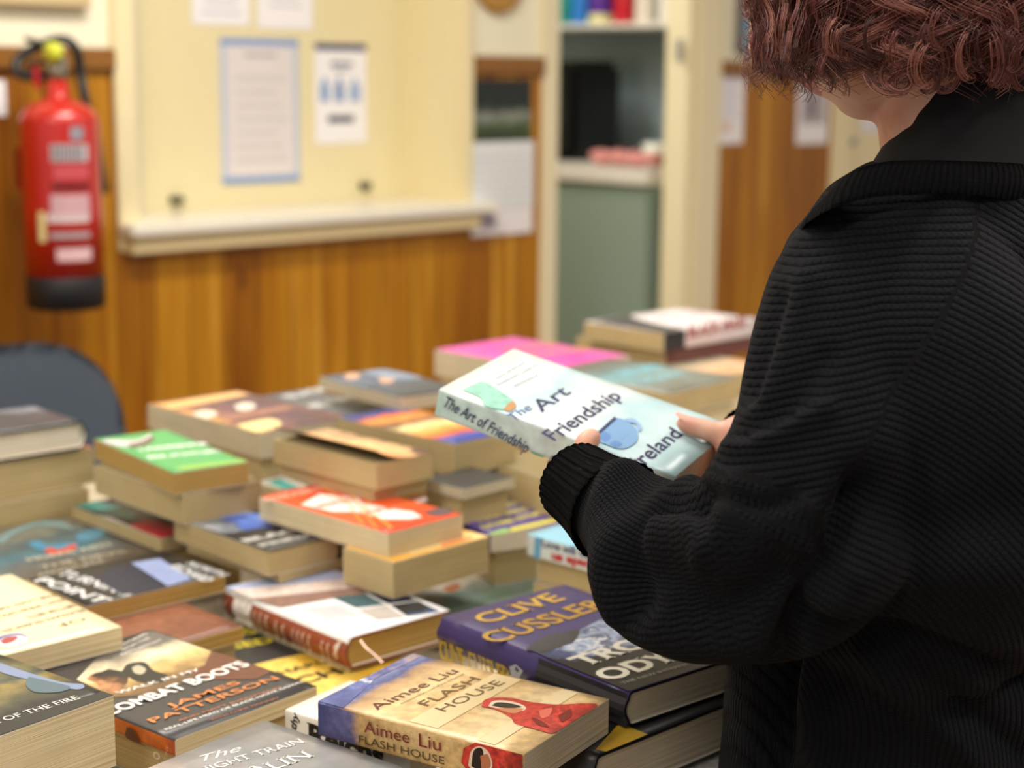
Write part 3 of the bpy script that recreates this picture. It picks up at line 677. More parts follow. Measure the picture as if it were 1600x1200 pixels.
book('purple and black hardback with gold lettering, its pages towards the lens, partly under the sleeve', .89, .031, (982, 1080), (684, 964), (1184, 1016), spine='x0', hard=True, cover='#3B3168', sp='#352B62', back='#1A1A1E', pages='grey',
     top=[('P', [(982, 1080), (852, 1027), (1080, 955), (1190, 1014)], '#222427'),
          ('P', [(856, 1028), (830, 1017), (862, 1000), (905, 985), (940, 968), (985, 985), (1050, 985), (1070, 1000), (960, 1015), (900, 1035)], art('sea', [(0, '#2A3048'), (.25, '#4E5F90'), (.4, '#AFC0DC'), (.5, '#E6ECF4'), (.58, '#3A4568'), (.8, '#A9B8D8'), (1, '#2C3248')], 'x', .12, 1.6, 40, 7), ),
          ('P', [(862, 1000), (880, 990), (905, 985), (896, 1004), (872, 1010)], '#33302F', 's'), ('P', [(820, 1016), (850, 995), (884, 990), (893, 1003), (875, 1012), (850, 1020)], '#3A3A44', 's'),
          wl('CLIVE', (762, 975), (885, 936), .024, '#C9A13C', serif=True, bold=.02), wl('CUSSLER', (776, 1006), (960, 945), .026, '#B98F2E', serif=True, bold=.02),
          wl('TROJAN', (915, 1042), (1100, 981), .0235, '#EDEBDD', serif=True, bold=.035), wl('ODYSSEY', (952, 1065), (1160, 999), .0235, '#EDEBDD', serif=True, bold=.035),
          wl('THE NEW INTERNATIONAL BESTSELLER', (974, 1070), (1180, 1009), .0045, '#A9AAA6', serif=True)],
     left=[wl('CLIVE CUSSLER', (688, 1028), (800, 1074), .019, '#C9A83E', serif=True, bold=.02), ('P', [(802, 1040), (812, 1036), (824, 1046), (812, 1060), (800, 1056)], '#B9BCC8'),
           ('R', .56, .03, 1, .97, '#26262C')])
book('black-jacketed hardback with gold corner, directly under the gold-lettered purple hardback', .858, .042, (930, 1180), None, (1169, 1088), F=(965, 1020), spine='x0', hard=True, cover='#1B1A1C', sp='#191919', pages='grey',
     top=[('P', [(930, 1172), (968, 1130), (1012, 1148), (950, 1176)], '#B4912E')])
book('large-format book with sketched white cover, at the very bottom beside the sweater', .812, .02, (1000, 1262), None, (1183, 1182), F=(1060, 1110), spine='x0', cover=art('sketch', [(0, '#D8D8DC'), (.45, '#F0F0F2'), (.5, '#8D8F9A'), (.55, '#E6E6EA'), (1, '#CFD0D6')], 'y', .2, 3.0, 60, 8), pages='white')
book('white-spined paperback with bold black lettering, beneath the red-shawl paperback', .855, .03, (640, 1168), (449, 1108), (735, 1116), spine='x0', cover='#ECEBE4', pages='cream',
     left=[wl('athy', (461, 1150), (467, 1116), .007, '#1A1A18', bold=.03, shear=.2), wl('Reichs', (480, 1158), (600, 1196), .016, '#161614', serif=True, bold=.045)])
brt = art('brown_top', [(0, '#DDDDE0'), (.1, '#E6E6E8'), (1, '#D2D3D6')], 'y', .2, .2, 20, 4, mottle=.03)
clouds = art('clouds', [(0, '#A9B6DA'), (.3, '#C9CFE2'), (.42, '#8C90A0'), (.5, '#D9CCC6'), (.62, '#93838A'), (.75, '#5E6560'), (1, '#4B524E')], 'x', .03, .2, 30, 6)
book('brown-spined travel hardback with white panel of small photos, ribbon marker hanging out', .83, .033, (548, 994), (341, 918), (713, 953), spine='x0', hard=True, cover='#F1F2F4', sp='#9A4F36', back='#8A4630', pages='old',
     top=[('P', [(341, 918), (510, 891), (560, 903), (352, 924)], '#AEBBE0'), ('P', [(352, 924), (560, 903), (590, 915), (385, 938)], art('cl1', [(0, '#8E8F9C'), (.4, '#D8D3D8'), (.6, '#8C8288'), (1, '#D8C8C0')], 'y', .06, 1.6, 50, 6)),
          ('P', [(385, 938), (590, 915), (612, 922), (520, 935), (440, 950)], art('cl2', [(0, '#5F6460'), (.5, '#6F7670'), (1, '#8E6E62')], 'y', .06, 1.5, 50, 6)),
          ('P', [(520, 934), (570, 928), (602, 945), (556, 950)], art('ph1', [(0, '#4E7A6A'), (.5, '#86A69A'), (1, '#2F5A66')], 'y', .02, 2, 60, 4)), ('P', [(574, 927), (616, 922), (652, 938), (606, 944)], art('ph2', [(0, '#1F3F78'), (.5, '#3A66A8'), (1, '#16213C')], 'y', .02, 2, 60, 4)),
          ('P', [(560, 953), (604, 947), (632, 964), (590, 969)], '#B9B2AC'), ('P', [(610, 946), (654, 940), (688, 956), (636, 963)], art('ph3', [(0, '#15202E'), (.5, '#3D5A80'), (1, '#0E1620')], 'y', .02, 2, 60, 4))]
         + [('P', [(470+8*k, 952+3*k), (530+8*k, 945+3*k), (531+8*k, 946+3*k), (471+8*k, 953+3*k)], '#C3C5CC') for k in range(6)],
     left=[('R', .10, .04, .25, .96, art('spph', [(0, '#5C6C9A'), (.4, '#B7BFD8'), (.6, '#55565E'), (1, '#E1DAD8')], 'y', .04, 1.5, 60, 5))]
         + [wl(s, (x, y+dy+22), (x+3, y+dy-8), .0034, '#E9D9CC', bold=.02) for s, x, y, dy in (('Robert', 346, 950, -8), ('Bateman', 355, 953, -8), ('SOUTH', 402, 962, 2), ('WEST', 411, 962, 2), ('rail', 420, 970, 0), ('COAST', 436, 974, 3), ('walk', 447, 978, 3), ('the best', 462, 984, 5), ('routes', 470, 987, 5), ('and hills', 478, 990, 5), ('maps', 487, 994, 5), ('tours', 508, 1002, 6), ('views', 517, 1006, 6))]
         + [wl('Collins', (532, 1030), (536, 998), .006, '#F3E7DC', bold=.04)])
smoke = art('smoke', [(0, '#3E3C3C'), (.3, '#4A4442'), (.48, '#7A5B34'), (.6, '#D9B878'), (.72, '#EADBB8'), (.85, '#6E6A66'), (1, '#565250')], 'y', .235, .45, 14, 6, mottle=.12)
book('dark war-memoir paperback with a soldier and white block title, orange spine at lower left', .85, .015, (274, 1155), None, (497, 1072), F=(235, 984), spine='x0', cover='#3B393A', sp=art('ember', [(0, '#B4501C'), (.5, '#C9742C'), (1, '#7A5A34')], 'y', .2, 1.5, 40, 5), pages='cream',
     top=[('P', [(150, 1030), (235, 985), (330, 1018), (420, 1048), (330, 1052), (240, 1085), (180, 1090), (120, 1062)], smoke),
          ('P', [(330, 1018), (360, 1024), (425, 1050), (400, 1062), (330, 1062), (290, 1052), (320, 1040)], art('fire', [(0, '#8E4A26'), (.5, '#C98446'), (1, '#6B3C28')], 'x', .1, 1.2, 40, 6)),
          ('P', [(190, 1050), (200, 1038), (225, 1035), (240, 1048), (262, 1056), (250, 1068), (215, 1066)], '#1D1D1C', 's'), ('P', [(206, 1044), (216, 1040), (228, 1046), (222, 1054), (210, 1052)], '#B9B59C', 's'),
          ('P', [(134, 1062), (150, 1052), (185, 1050), (200, 1062), (192, 1076), (180, 1084), (158, 1078), (150, 1068)], art('face', [(0, '#8A5232'), (.5, '#CC8E5E'), (1, '#4E2E20')], 'x', .05, 1.6, 60, 4), 's'),
          ('P', [(140, 1058), (170, 1046), (205, 1052), (200, 1062), (180, 1057), (158, 1058)], '#232220'),
          wl('STORIES', (192, 1010), (232, 991), .0045, '#D9D6CE', bold=.02), wl('FROM THE', (192, 1018), (236, 998), .0045, '#D9D6CE', bold=.02), wl('BATTLEFRONT', (192, 1025), (256, 1001), .0045, '#D9D6CE', bold=.02),
          wl('WALK IN MY', (184, 1086), (315, 1048), .006, '#F2F0EA', bold=.02),
          wl('COMBAT BOOTS', (170, 1120), (392, 1040), .0155, '#F4F3EF', bold=.03),
          wl('JAMES', (266, 1108), (378, 1069), .0092, '#E08A4C', bold=.012), wl('PATTERSON', (240, 1131), (437, 1062), .0098, '#E08A4C', bold=.012),
          wl('AND MATT EVERSMANN', (280, 1129), (440, 1076), .0036, '#B8683E', bold=.015), wl('REAL-LIFE HERO OF BLACK HAWK DOWN', (260, 1143), (474, 1068), .0038, '#DAD8D2', bold=.02), wl('WITH CHRIS MOONEY', (330, 1128), (438, 1092), .0034, '#B8683E')],
     left=[('P', [(200, 1135), (212, 1142), (222, 1160), (235, 1172), (200, 1160)], '#5A3018', 's'), wl('O', (242, 1184), (252, 1187), .006, '#E9D9C8'), wl('KINY', (262, 1186), (266, 1166), .003, '#D9A888')])
fire = art('valley', [(0, '#101316'), (.16, '#14181C'), (.28, '#4A4A34'), (.42, '#8C7A44'), (.5, '#3A4A42'), (.62, '#6E6B45'), (.8, '#23312E'), (1, '#1A2230')], 'y', .178, .28, 22, 7, mottle=.2)
book('thick black fantasy paperback with pages towards the lens, at the lower left corner', .90, .058, (-12, 1153), None, (182, 1086), F=(-45, 1008), spine='x0', cover=fire, sp='#15181C', pages='cream', curl=.0,
     top=[('P', [(-12, 1153), (182, 1086), (165, 1079), (60, 1110), (-40, 1142)], '#0E1114'), ('P', [(0, 1036), (40, 1050), (95, 1066), (130, 1070), (120, 1078), (60, 1066), (0, 1050)], '#7F8FB4', 's'),
          ('P', [(45, 1058), (80, 1066), (110, 1074), (92, 1082), (55, 1082), (40, 1070)], '#4F6A78', 's'),
          wl('SOUL OF THE FIRE', (-52, 1146), (126, 1092), .0085, '#EDEDE6', serif=True)])
book('cream paperback with brown lettering upside down, left edge above the fantasy book', .873, .022, (-39, 1034), None, (197, 979), F=(13, 898), spine='yH', cover='#F3E6BC', sp='#E8DAB0', pages='cream',
     top=[wl(s, a, b, h, '#6B5434', serif=True) for s, a, b, h in (('OF', (128, 965), (86, 977), .010), ('RUSSIAN SILENCES', (128, 952), (0, 986), .0075), ('BETTER BETS', (112, 945), (40, 964), .0085), ('WHO SMILES HOLDS', (100, 935), (-20, 967), .0075), ('THE LOST DREAM', (85, 928), (-40, 960), .0075))]
         + [('P', [(-5, 1003), (10, 994), (30, 993), (44, 998), (38, 1006), (15, 1012), (0, 1010)], '#FBF8F0', 's'), ('P', [(0, 1002), (12, 996), (28, 996), (20, 1004), (6, 1007)], '#A8434A', 's'), ('P', [(-4, 1009), (-8, 1001), (8, 993), (32, 991), (46, 998), (30, 994), (10, 996), (-2, 1003)], '#5A66A8', 's')])
book('black paperback with big white title and blue picture, lying left of the travel hardback', .845, .019, (135, 945), (33, 904), (360, 898), spine='yH', cover='#1B1B1D', sp='#222222', pages='old',
     top=[wl('POINT', (52, 908), (156, 943), .0165, '#EDEEF0', bold=.02), wl('TURNING', (86, 897), (196, 932), .0165, '#DDE0E4', bold=.02),
          ('P', [(148, 904), (175, 886), (208, 882), (262, 918), (225, 926), (190, 930)], art('blueface', [(0, '#0E1830'), (.4, '#27509A'), (.6, '#3F78D0'), (1, '#101C38')], 'x', .05, 1.6, 40, 5)),
          ('P', [(205, 880), (250, 873), (300, 905), (262, 916)], art('scr', [(0, '#D4DCF0'), (.5, '#A7B6D8'), (.6, '#EFF1F6'), (1, '#8C9CC8')], 'x', .03, 3, 90, 6)), wl('RICHARD', (262, 886), (320, 910), .014, '#C9CBCF', bold=.04), wl('NORTH', (288, 882), (345, 902), .012, '#B9BBC0', bold=.04)])
west = art('west', [(0, '#4E463C'), (.3, '#5C544A'), (.5, '#56646A'), (.62, '#3E6E7C'), (.7, '#4C6268'), (.85, '#4A5A5E'), (1, '#6A6C62')], 'y', .2, .7, 14, 5)
book('dark teal-brown paperback with pale lettering, far left behind the black one', .8255, .015, None, (-150, 855), (268, 873), F=(98, 806), spine='x0', cover=west, sp='#4A443C', pages='cream', curl=.0,
     top=[('P', [(44, 850), (60, 845), (75, 852), (118, 848), (120, 856), (90, 864), (72, 860), (56, 857)], '#3F86A8', 's'), ('P', [(68, 860), (80, 855), (92, 859), (116, 850), (118, 858), (95, 866), (78, 866)], '#C24A3A', 's'), ('P', [(118, 835), (150, 826), (168, 832), (150, 842), (124, 846)], '#4E8AA6', 's'),
          ('P', [(-10, 845), (20, 828), (60, 815), (100, 818), (118, 832), (104, 826), (60, 822), (22, 836), (5, 850)], '#6E8A8C', 's'),
          wl('MORRIS WEST', (45, 878), (180, 852), .012, '#D9D4BC', serif=True, bold=.01), wl('THE DEVIL', (65, 889), (205, 862), .0105, '#CFCAB2', serif=True), wl('ADVOCATE', (60, 902), (165, 878), .009, '#CFCAB2', serif=True)])
book('thin book with teal, black and red cover, half under the tan-paged pile', .842, .016, (250, 843), (118, 790), (385, 812), spine='xW', cover='#2B2A2C', pages='tan',
     top=[('P', [(118, 790), (150, 782), (215, 800), (205, 812)], '#2E7E76'), ('P', [(200, 822), (232, 812), (300, 828), (252, 842)], '#C02A3A'), ('P', [(150, 805), (170, 808), (220, 832), (200, 826)], '#D4CCC8')])
# ---- green pile
book('green paperback with white title and pinkish fish picture, top of its pile at left', .93, .026, (285, 735), (128, 686), (408, 721), spine='yH', cover='#54AE66', sp='#3E8E50', pages='old', curl=.0,
     top=[('P', [(152, 690), (170, 687), (205, 688), (220, 686), (236, 678), (232, 688), (215, 696), (190, 698)], '#D6CCD2', 's'), ('P', [(200, 694), (222, 690), (238, 681), (240, 688), (225, 697), (205, 700)], '#6E5A52', 's'),
          wl('LAWRENCE', (220, 705), (325, 695), .014, '#EAF5EC', bold=.06), wl('BLOCK', (232, 717), (350, 706), .012, '#EAF5EC', bold=.06), ('P', [(272, 733), (285, 728), (392, 716), (398, 720), (290, 735)], '#8EC25A'), ('P', [(352, 704), (372, 706), (376, 712), (358, 711)], '#D8CE3A')])
book('thick tan-paged paperback under the green one', .903, .035, (292, 772), (140, 727), (416, 750), spine='yH', cover='#8E7A4C', pages='tan')
# ---- blue/black b14
book('black paperback with blue picture and grey title, front of the green pile', .868, .026, (427, 860), (257, 811), (542, 839), spine='yH', cover='#2B2A2A', sp='#333333', pages='tan', curl=.003,
     top=[wl('PATRICIA CORNWELL', (276, 812), (385, 796), .0075, '#B4B0A8', bold=.03), ('P', [(298, 820), (320, 808), (388, 800), (452, 812), (440, 822), (350, 834)], art('b14p', [(0, '#A0A4AC'), (.3, '#5E6670'), (.5, '#3F62B8'), (.7, '#5B80D2'), (1, '#AFC0E2')], 'x', .1, 1.2, 30, 5)),
          wl('BLACK', (385, 849), (492, 826), .0135, '#C0C0BE', serif=True, bold=.06), wl('FRIDAY', (408, 858), (520, 834), .012, '#B2B2B0', serif=True, bold=.06)])
book('tan-paged paperback just under the black one with the blue picture', .842, .010, (445, 892), (275, 850), (562, 868), spine='yH', cover='#7A6A48', pages='tan')
# ---- orange pile
book('bright orange paperback with white sunburst title panel, centre left of the table', .9, .027, (609, 832), (400, 776), (729, 803), spine='yH', cover=art('orange', [(0, '#E8451A'), (.5, '#EE6430'), (1, '#E64A20')], 'y', .2, .6, 20, 4, mottle=.05), sp='#E8602F', pages='cream', curl=.0,
     top=[wl('ELIZABETH', (420, 783), (520, 762), .012, '#F8B69C', bold=.04), ('P', [(470, 789), (500, 772), (560, 778), (565, 786), (620, 797), (645, 800), (660, 808), (640, 812), (600, 812), (560, 800), (520, 800)], '#F6EFEA'),
          wl('MEMORY', (500, 794), (560, 781), .012, '#F2876A', bold=.05), wl('LANE', (560, 806), (630, 794), .012, '#F07A60', bold=.05), ('P', [(660, 801), (690, 794), (708, 801), (682, 807)], '#5A4A52', 's')]
         + [('P', [(560+dx, 792), (563+dx*1.0, 792), (x, y), (x-5, y)], '#F6B24A') for dx, x, y in ((-10, 505, 760), (0, 540, 757), (10, 600, 765), (-14, 555, 826), (0, 590, 829), (5, 615, 826))])
book('thick paperback with yellow cover edge, beneath the bright orange one', .873, .040, (613, 877), (530, 854), (770, 839), spine='yH', cover='#EFB64C', sp='#D9A03C', pages='tan', top=[('P', [(640, 868), (770, 838), (745, 828), (640, 850)], '#F2D08A'), ('P', [(690, 856), (740, 843), (735, 838), (690, 848)], '#EE9A5A')])
book('purple paperback with rows of yellow capitals, right of the orange pile', .86, .021, (757, 843), (700, 793), (875, 815), spine='x0', cover='#4E3D86', sp='#3C2E6C', pages='white',
     top=[wl('MARY HIGGINS', (726, 798), (800, 778), .011, '#DCD568', bold=.05), wl('THE SHADOW OF', (732, 807), (845, 779), .011, '#DCD568', bold=.05), wl('YOUR SMILE AND', (745, 817), (862, 787), .011, '#DCD568', bold=.05), wl('OTHER STORIES', (757, 827), (868, 798), .011, '#DCD568', bold=.05),
          ('P', [(757, 843), (800, 832), (790, 826), (750, 836)], '#9CC86A'), ('P', [(800, 832), (874, 815), (868, 810), (796, 826)], '#D9D04E'), ('P', [(800, 775), (846, 768), (868, 778), (850, 790)], '#3E62A4')])
book('light blue book with white spine and red lettering, poking out by the sleeve cuff', .88, .025, (932, 866), (836, 834), (1000, 838), spine='x0', cover='#8EC4DC', sp='#E3ECEC', pages='white',
     left=[wl('Love will tear', (846, 853), (930, 875), .0085, '#3A4A78', bold=.03, serif=True), wl('us apart', (862, 873), (930, 888), .009, '#C83A3A', bold=.05, serif=True), ('P', [(836, 838), (846, 841), (844, 880), (834, 872)], '#6FB2D6')])
book('low grey-green book with pale landscape cover, behind the purple hardback', .797, .02, None, (610, 930), (965, 912), F=(835, 866), spine='x0', cover=art('landscape', [(0, '#4E5A54'), (.3, '#55685C'), (.45, '#6C7C72'), (.55, '#DCE2DA'), (.8, '#C6D4CC'), (1, '#E3E2D8')], 'y', .22, .35, 16, 5), sp='#4A544E', pages='cream',
     top=[('P', [(655, 922), (680, 905), (740, 888), (760, 892), (735, 912), (700, 925)], '#EDEADB', 's'), ('P', [(690, 920), (712, 912), (720, 918), (704, 925)], '#D88A5A', 's')])
# ---- open paperback and neighbours
fc = art('film', [(0, '#D8A060'), (.06, '#8A5A50'), (.3, '#5A3E4A'), (.5, '#6E4A48'), (.62, '#A87A62'), (.75, '#4E4650'), (1, '#6E625E')], 'x', .3, .3, 24, 5, mottle=.2)
op = book('tan-paged paperback with its patterned cover gaping open, centre of the table', .945, .031, (589, 725), (424, 686), (681, 706), spine='xW', cover=art('opn', [(0, '#E8804A'), (.3, '#F0C08A'), (.5, '#5C4440'), (.8, '#7E6A60'), (1, '#4E3E40')], 'x', .2, .7, 24, 5), pages='tan', curl=.016, board='#6E5C34')  # dark inner board: shade inside the gap put into its colour
book('tan paperback directly under the gaping one', .897, .022, (600, 760), (445, 722), (690, 742), spine='yH', cover='#4A443C', pages='old')
book('cream-paged paperback with red and white cover, under the gaping one towards the right', .874, .022, (628, 796), (560, 768), (704, 772), spine='yH', cover='#D8483A', pages='cream', top=[('P', [(640, 786), (655, 779), (700, 770), (702, 775), (650, 787)], '#F4E4DE')])
book('pale book with teal and magenta cover, sliver between green pile and gaping paperback', .874, .02, (500, 782), (408, 752), (560, 762), spine='yH', cover='#D8D6CC', pages='cream', top=[('P', [(416, 754), (436, 748), (470, 762), (440, 768)], '#3A9A92'), ('P', [(440, 768), (470, 762), (500, 775), (470, 780)], '#B83A5A')])
book('thick paperback with flame picture and blue border, top of the middle pile', .938, .042, (704, 697), (542, 651), (790, 674), spine='yH', cover=art('flame', [(0, '#2E3F96'), (.14, '#3A4CA6'), (.2, '#D8502E'), (.35, '#F2A24C'), (.5, '#F6DCA0'), (.62, '#5A2E28'), (.75, '#E89A4C'), (.86, '#D8642E'), (.9, '#3A3F86'), (1, '#2F3A7E')], 'y', .21, .22, 26, 5, mottle=.15), pages='tan')
book('dark-covered book whose black edge shows under the flame-picture paperback', .905, .012, (724, 766), (660, 748), (800, 745), spine='yH', cover='#3A3C3C', pages='grey')
book('flat dark brown book in the gap right of the flame pile', .84, .015, (760, 800), (690, 776), (860, 775), spine='yH', cover='#54483A', pages='tan', top=[('P', [(720, 776), (740, 771), (760, 774), (738, 780)], '#A8B8C8', 's')])
book('wide paperback with dark film-still cover, at the back left of the piles', .935, .033, None, (235, 631), (545, 652), F=(371, 609), spine='yH', cover=fc, pages='grey', curl=.0,
     top=[('P', [(245, 632), (370, 612), (392, 616), (270, 640)], '#E9B877'), ('P', [(300, 648), (318, 641), (340, 645), (328, 654), (308, 655)], '#E8D8C4', 's'), ('P', [(366, 634), (384, 629), (400, 634), (390, 641), (372, 641)], '#E4D6C6', 's'), ('P', [(368, 665), (420, 655), (440, 664), (400, 676)], '#F0DC96', 's'), ('P', [(345, 650), (450, 634), (458, 640), (356, 658)], '#A0705E')])
book('grey book with bold white title, back row between film-still and blue books', .918, .03, None, (412, 622), (590, 640), F=(490, 601), spine='yH', cover=art('greyb', [(0, '#5A5C60'), (.5, '#6E7074'), (1, '#4A4C52')], 'y', .2, .5, 20), pages='grey',
     top=[wl('BLACK', (455, 622), (520, 607), .022, '#C9CBCC', bold=.05), wl('HEARTS', (480, 640), (585, 618), .02, '#D2D4D4', bold=.05)])
book('dark blue paperback with two portrait photos, furthest back centre', .955, .017, (622, 624), (510, 588), None, F=(604, 574), spine='yH', cover=art('db', [(0, '#32363E'), (.4, '#4A5464'), (.7, '#5B6C86'), (1, '#3A4150')], 'y', .2, .9, 24), pages='grey',
     top=[('P', [(536, 588), (548, 583), (562, 585), (560, 591), (545, 593)], '#D2A68A', 's'), ('P', [(590, 592), (605, 587), (618, 591), (612, 598), (598, 599)], '#C8A08A', 's'), ('P', [(560, 583), (600, 578), (660, 590), (620, 592)], '#7E92AC', 's')])
# ---- left edge pile
book('dark hardback with cloudy grey jacket, top of the pile at the left edge', .94, .036, (-140, 700), None, (116, 656), F=(58, 630), spine='xW', hard=True, cover=art('gj', [(0, '#2A2C32'), (.4, '#4A4C52'), (.6, '#8E92A0'), (.7, '#3E4046'), (1, '#25272C')], 'y', .2, .9, 18), sp='#22262A', pages='white')
book('tan-paged paperback with red-tinged cover, second in the pile at the left edge', .902, .047, (-120, 745), None, (135, 698), F=(60, 668), spine='yH', cover='#A8604A', pages='tan', top=[('P', [(60, 708), (132, 697), (126, 690), (50, 702)], '#C98074'), ('P', [(20, 716), (40, 706), (44, 712), (30, 718)], '#E4DEDA')])
book('tan-paged paperback, lowest one showing in the pile at the left edge', .854, .036, (-120, 810), None, (130, 762), F=(60, 730), spine='yH', cover='#A89468', pages='tan')
# ---- back right
pk = art('pink', [(0, '#E060B0'), (.5, '#D84CA4'), (1, '#E06AB4')], 'x', .2, .8, 20)
book('pink book with gold lettering at the back, behind the held book', .94, .042, None, (718, 545), (945, 556), F=(806, 521), spine='yH', cover=pk, pages='grey', top=[wl('SHOPAHOLIC', (790, 548), (880, 538), .02, '#C9943A', bold=.05), wl('TIES THE KNOT', (810, 558), (925, 546), .018, '#D8A648', bold=.05)])
book('grey-teal book with faded blue lettering, behind the held book at right', .972, .031, (1049, 620), None, (1137, 590), F=(950, 556), spine='yH', cover=art('tealg', [(0, '#6F6E62'), (.4, '#7E8A86'), (.6, '#7AA4AC'), (1, '#6E6A5E')], 'y', .2, .6, 20), pages='tan', top=[wl('THE LAST', (968, 588), (1040, 572), .02, '#7EC0D0', bold=.05), wl('LIGHT', (1000, 600), (1080, 584), .02, '#86B8C4', bold=.05)])
book('pale-covered paperback under the grey-teal one, back right', .938, .026, (1030, 662), None, (1150, 622), F=(960, 590), spine='yH', cover='#D8D2C0', pages='cream')
book('white and black thick book, top of the farthest pile at right', .965, .03, (1041, 523), (925, 503), (1172, 497), spine='y0', cover=art('wh', [(0, '#D8CFD2'), (.5, '#EDE6EA'), (1, '#C9C2C6')], 'y', .2, .6, 14), sp='#D8CCD0', pages='tan', top=[('P', [(925, 503), (965, 490), (1000, 500), (1075, 516), (1041, 523)], '#4A4A4C'), wl('GREAT NOVEL', (1030, 500), (1120, 488), .02, '#D8A8B0', bold=.04)],
     right=[('R', 0, 0, .22, 1, '#26262A'), wl('BLACK MASS', (1075, 528), (1165, 509), .018, '#A8605E', bold=.05)])
book('tan paperback with dark red spine under the white and black one', .934, .026, (1045, 552), (925, 526), (1168, 522), spine='y0', cover='#5E4A40', sp='#6E3E3A', pages='tan')
book('book with peach and yellow cover at the far right, beside the sweater', .909, .024, None, (1040, 566), (1180, 572), F=(1100, 545), spine='yH', cover=art('peach', [(0, '#D8A878'), (.4, '#E8B890'), (.7, '#B9B49A'), (1, '#8E948A')], 'y', .15, .9, 20), pages='tan')
book('thin pale yellow book between the pink one and the farthest pile', .884, .02, None, (885, 548), (1030, 568), F=(960, 530), spine='yH', cover='#DCD49A', pages='cream')
book('thick tan-paged paperback in shade beneath the held book', .90, .045, (868, 772), (786, 716), (985, 742), spine='yH', cover='#8A7C58', pages='tan')
# ---- low layer at the front
book('black and yellow thriller with big yellow letters, under the brown-spined hardback', .792, .026, (480, 1118), (240, 1005), (660, 1048), spine='x0', cover='#2E2F2E', sp='#222222', pages='old',
     top=[('P', [(480, 1118), (405, 1082), (392, 1040), (470, 1022), (620, 1020), (680, 1040)], art('yel', [(0, '#E0B23A'), (.5, '#EFD068'), (1, '#C9A030')], 'x', .1, 1.2, 30)),
          wl('CLUSTER', (315, 1004), (470, 978), .019, '#D9C832', bold=.03), wl('USED', (338, 1020), (430, 1003), .016, '#D0BE30', bold=.03), wl('CHARLES', (418, 1062), (540, 1028), .012, '#20200F', bold=.02), wl('ECHO', (446, 1078), (580, 1040), .019, '#1C1C10', bold=.03)])
book('rusty brown paperback with white lettering, under the cream and black ones', .826, .016, (120, 1050), (20, 1004), (382, 978), spine='x0', cover=art('rust', [(0, '#7A4A38'), (.5, '#8E5A42'), (1, '#6A3E30')], 'y', .15, .8, 30), pages='old', top=[wl('SEARS', (118, 1024), (175, 1008), .011, '#E8E2DA', bold=.04), ('P', [(130, 1036), (235, 1004), (236, 1006), (133, 1039)], '#D8C0AE')])
nt_ = art('dusk', [(0, '#C9B8AE'), (.3, '#A09C9C'), (.6, '#84888C'), (.85, '#8E8A88'), (1, '#6E7478')], 'x', .15, .8, 12)
book('grey misty paperback with elegant white title, cut by the bottom edge', .86, .03, None, (190, 1215), (650, 1203), F=(412, 1127), spine='x0', cover=nt_, sp='#6E7478', pages='cream',
     top=[wl('The', (318, 1190), (382, 1172), .011, '#F2F0EC', shear=.5), wl('NIGHT TRAIN', (312, 1210), (478, 1160), .0105, '#F2F0EC', serif=True), wl('TO', (385, 1208), (405, 1200), .006, '#F2F0EC', serif=True), wl('BERLIN', (352, 1230), (492, 1182), .015, '#F2F0EC', serif=True)])
book('grey-green paperback with outlined pale title, in the gap right of the fantasy book', .80, .02, None, (110, 1185), (330, 1195), F=(212, 1152), spine='x0', cover='#6E7468', pages='cream', top=[wl('ILLUSION', (150, 1200), (236, 1172), .014, '#C9C9B4')])
book('dark paperback with blue glints, bottom edge beside the white-spined one', .824, .02, None, (500, 1215), (700, 1232), F=(560, 1180), spine='x0', cover=art('glint', [(0, '#101828'), (.5, '#1A2A48'), (.6, '#3A5A8E'), (1, '#0E1420')], 'y', .15, 1.4, 30), pages='cream')  # blue glints are put into the cover colour

# ribbon marker of the travel hardback
tr = [b for b in BOOKS if 'brown-spined' in b['label']][0]['root']
bm = bmesh.new(); inv = tr.matrix_world.inverted(); pts = [onz(565, 1003, .812), onz(580, 1015, .808), onz(596, 1033, .806)]
pts = [pt(563, 1000, 1.42), pt(572, 1012, 1.40), pt(585, 1023, 1.395), pt(598, 1036, 1.39)]
pts = [inv @ p for p in pts]
for p in pts: p.y = min(p.y, -.001)
pl = [Vector(p) for p in spline([tuple(p) for p in pts], 5)]
for a, b in zip(pl, pl[1:]):
    w_ = Vector((.0016, 0, .0005)); v4 = [bm.verts.new(q) for q in (a-w_, a+w_, b+w_, b-w_)]; bm.faces.new(v4)
bmesh.ops.remove_doubles(bm, verts=bm.verts, dist=1e-5); bmesh.ops.solidify(bm, geom=bm.faces[:], thickness=.0004); obj('ribbon_marker', bm, solid('#C9A890', .6), tr)['label'] = 'pale pink ribbon marker'

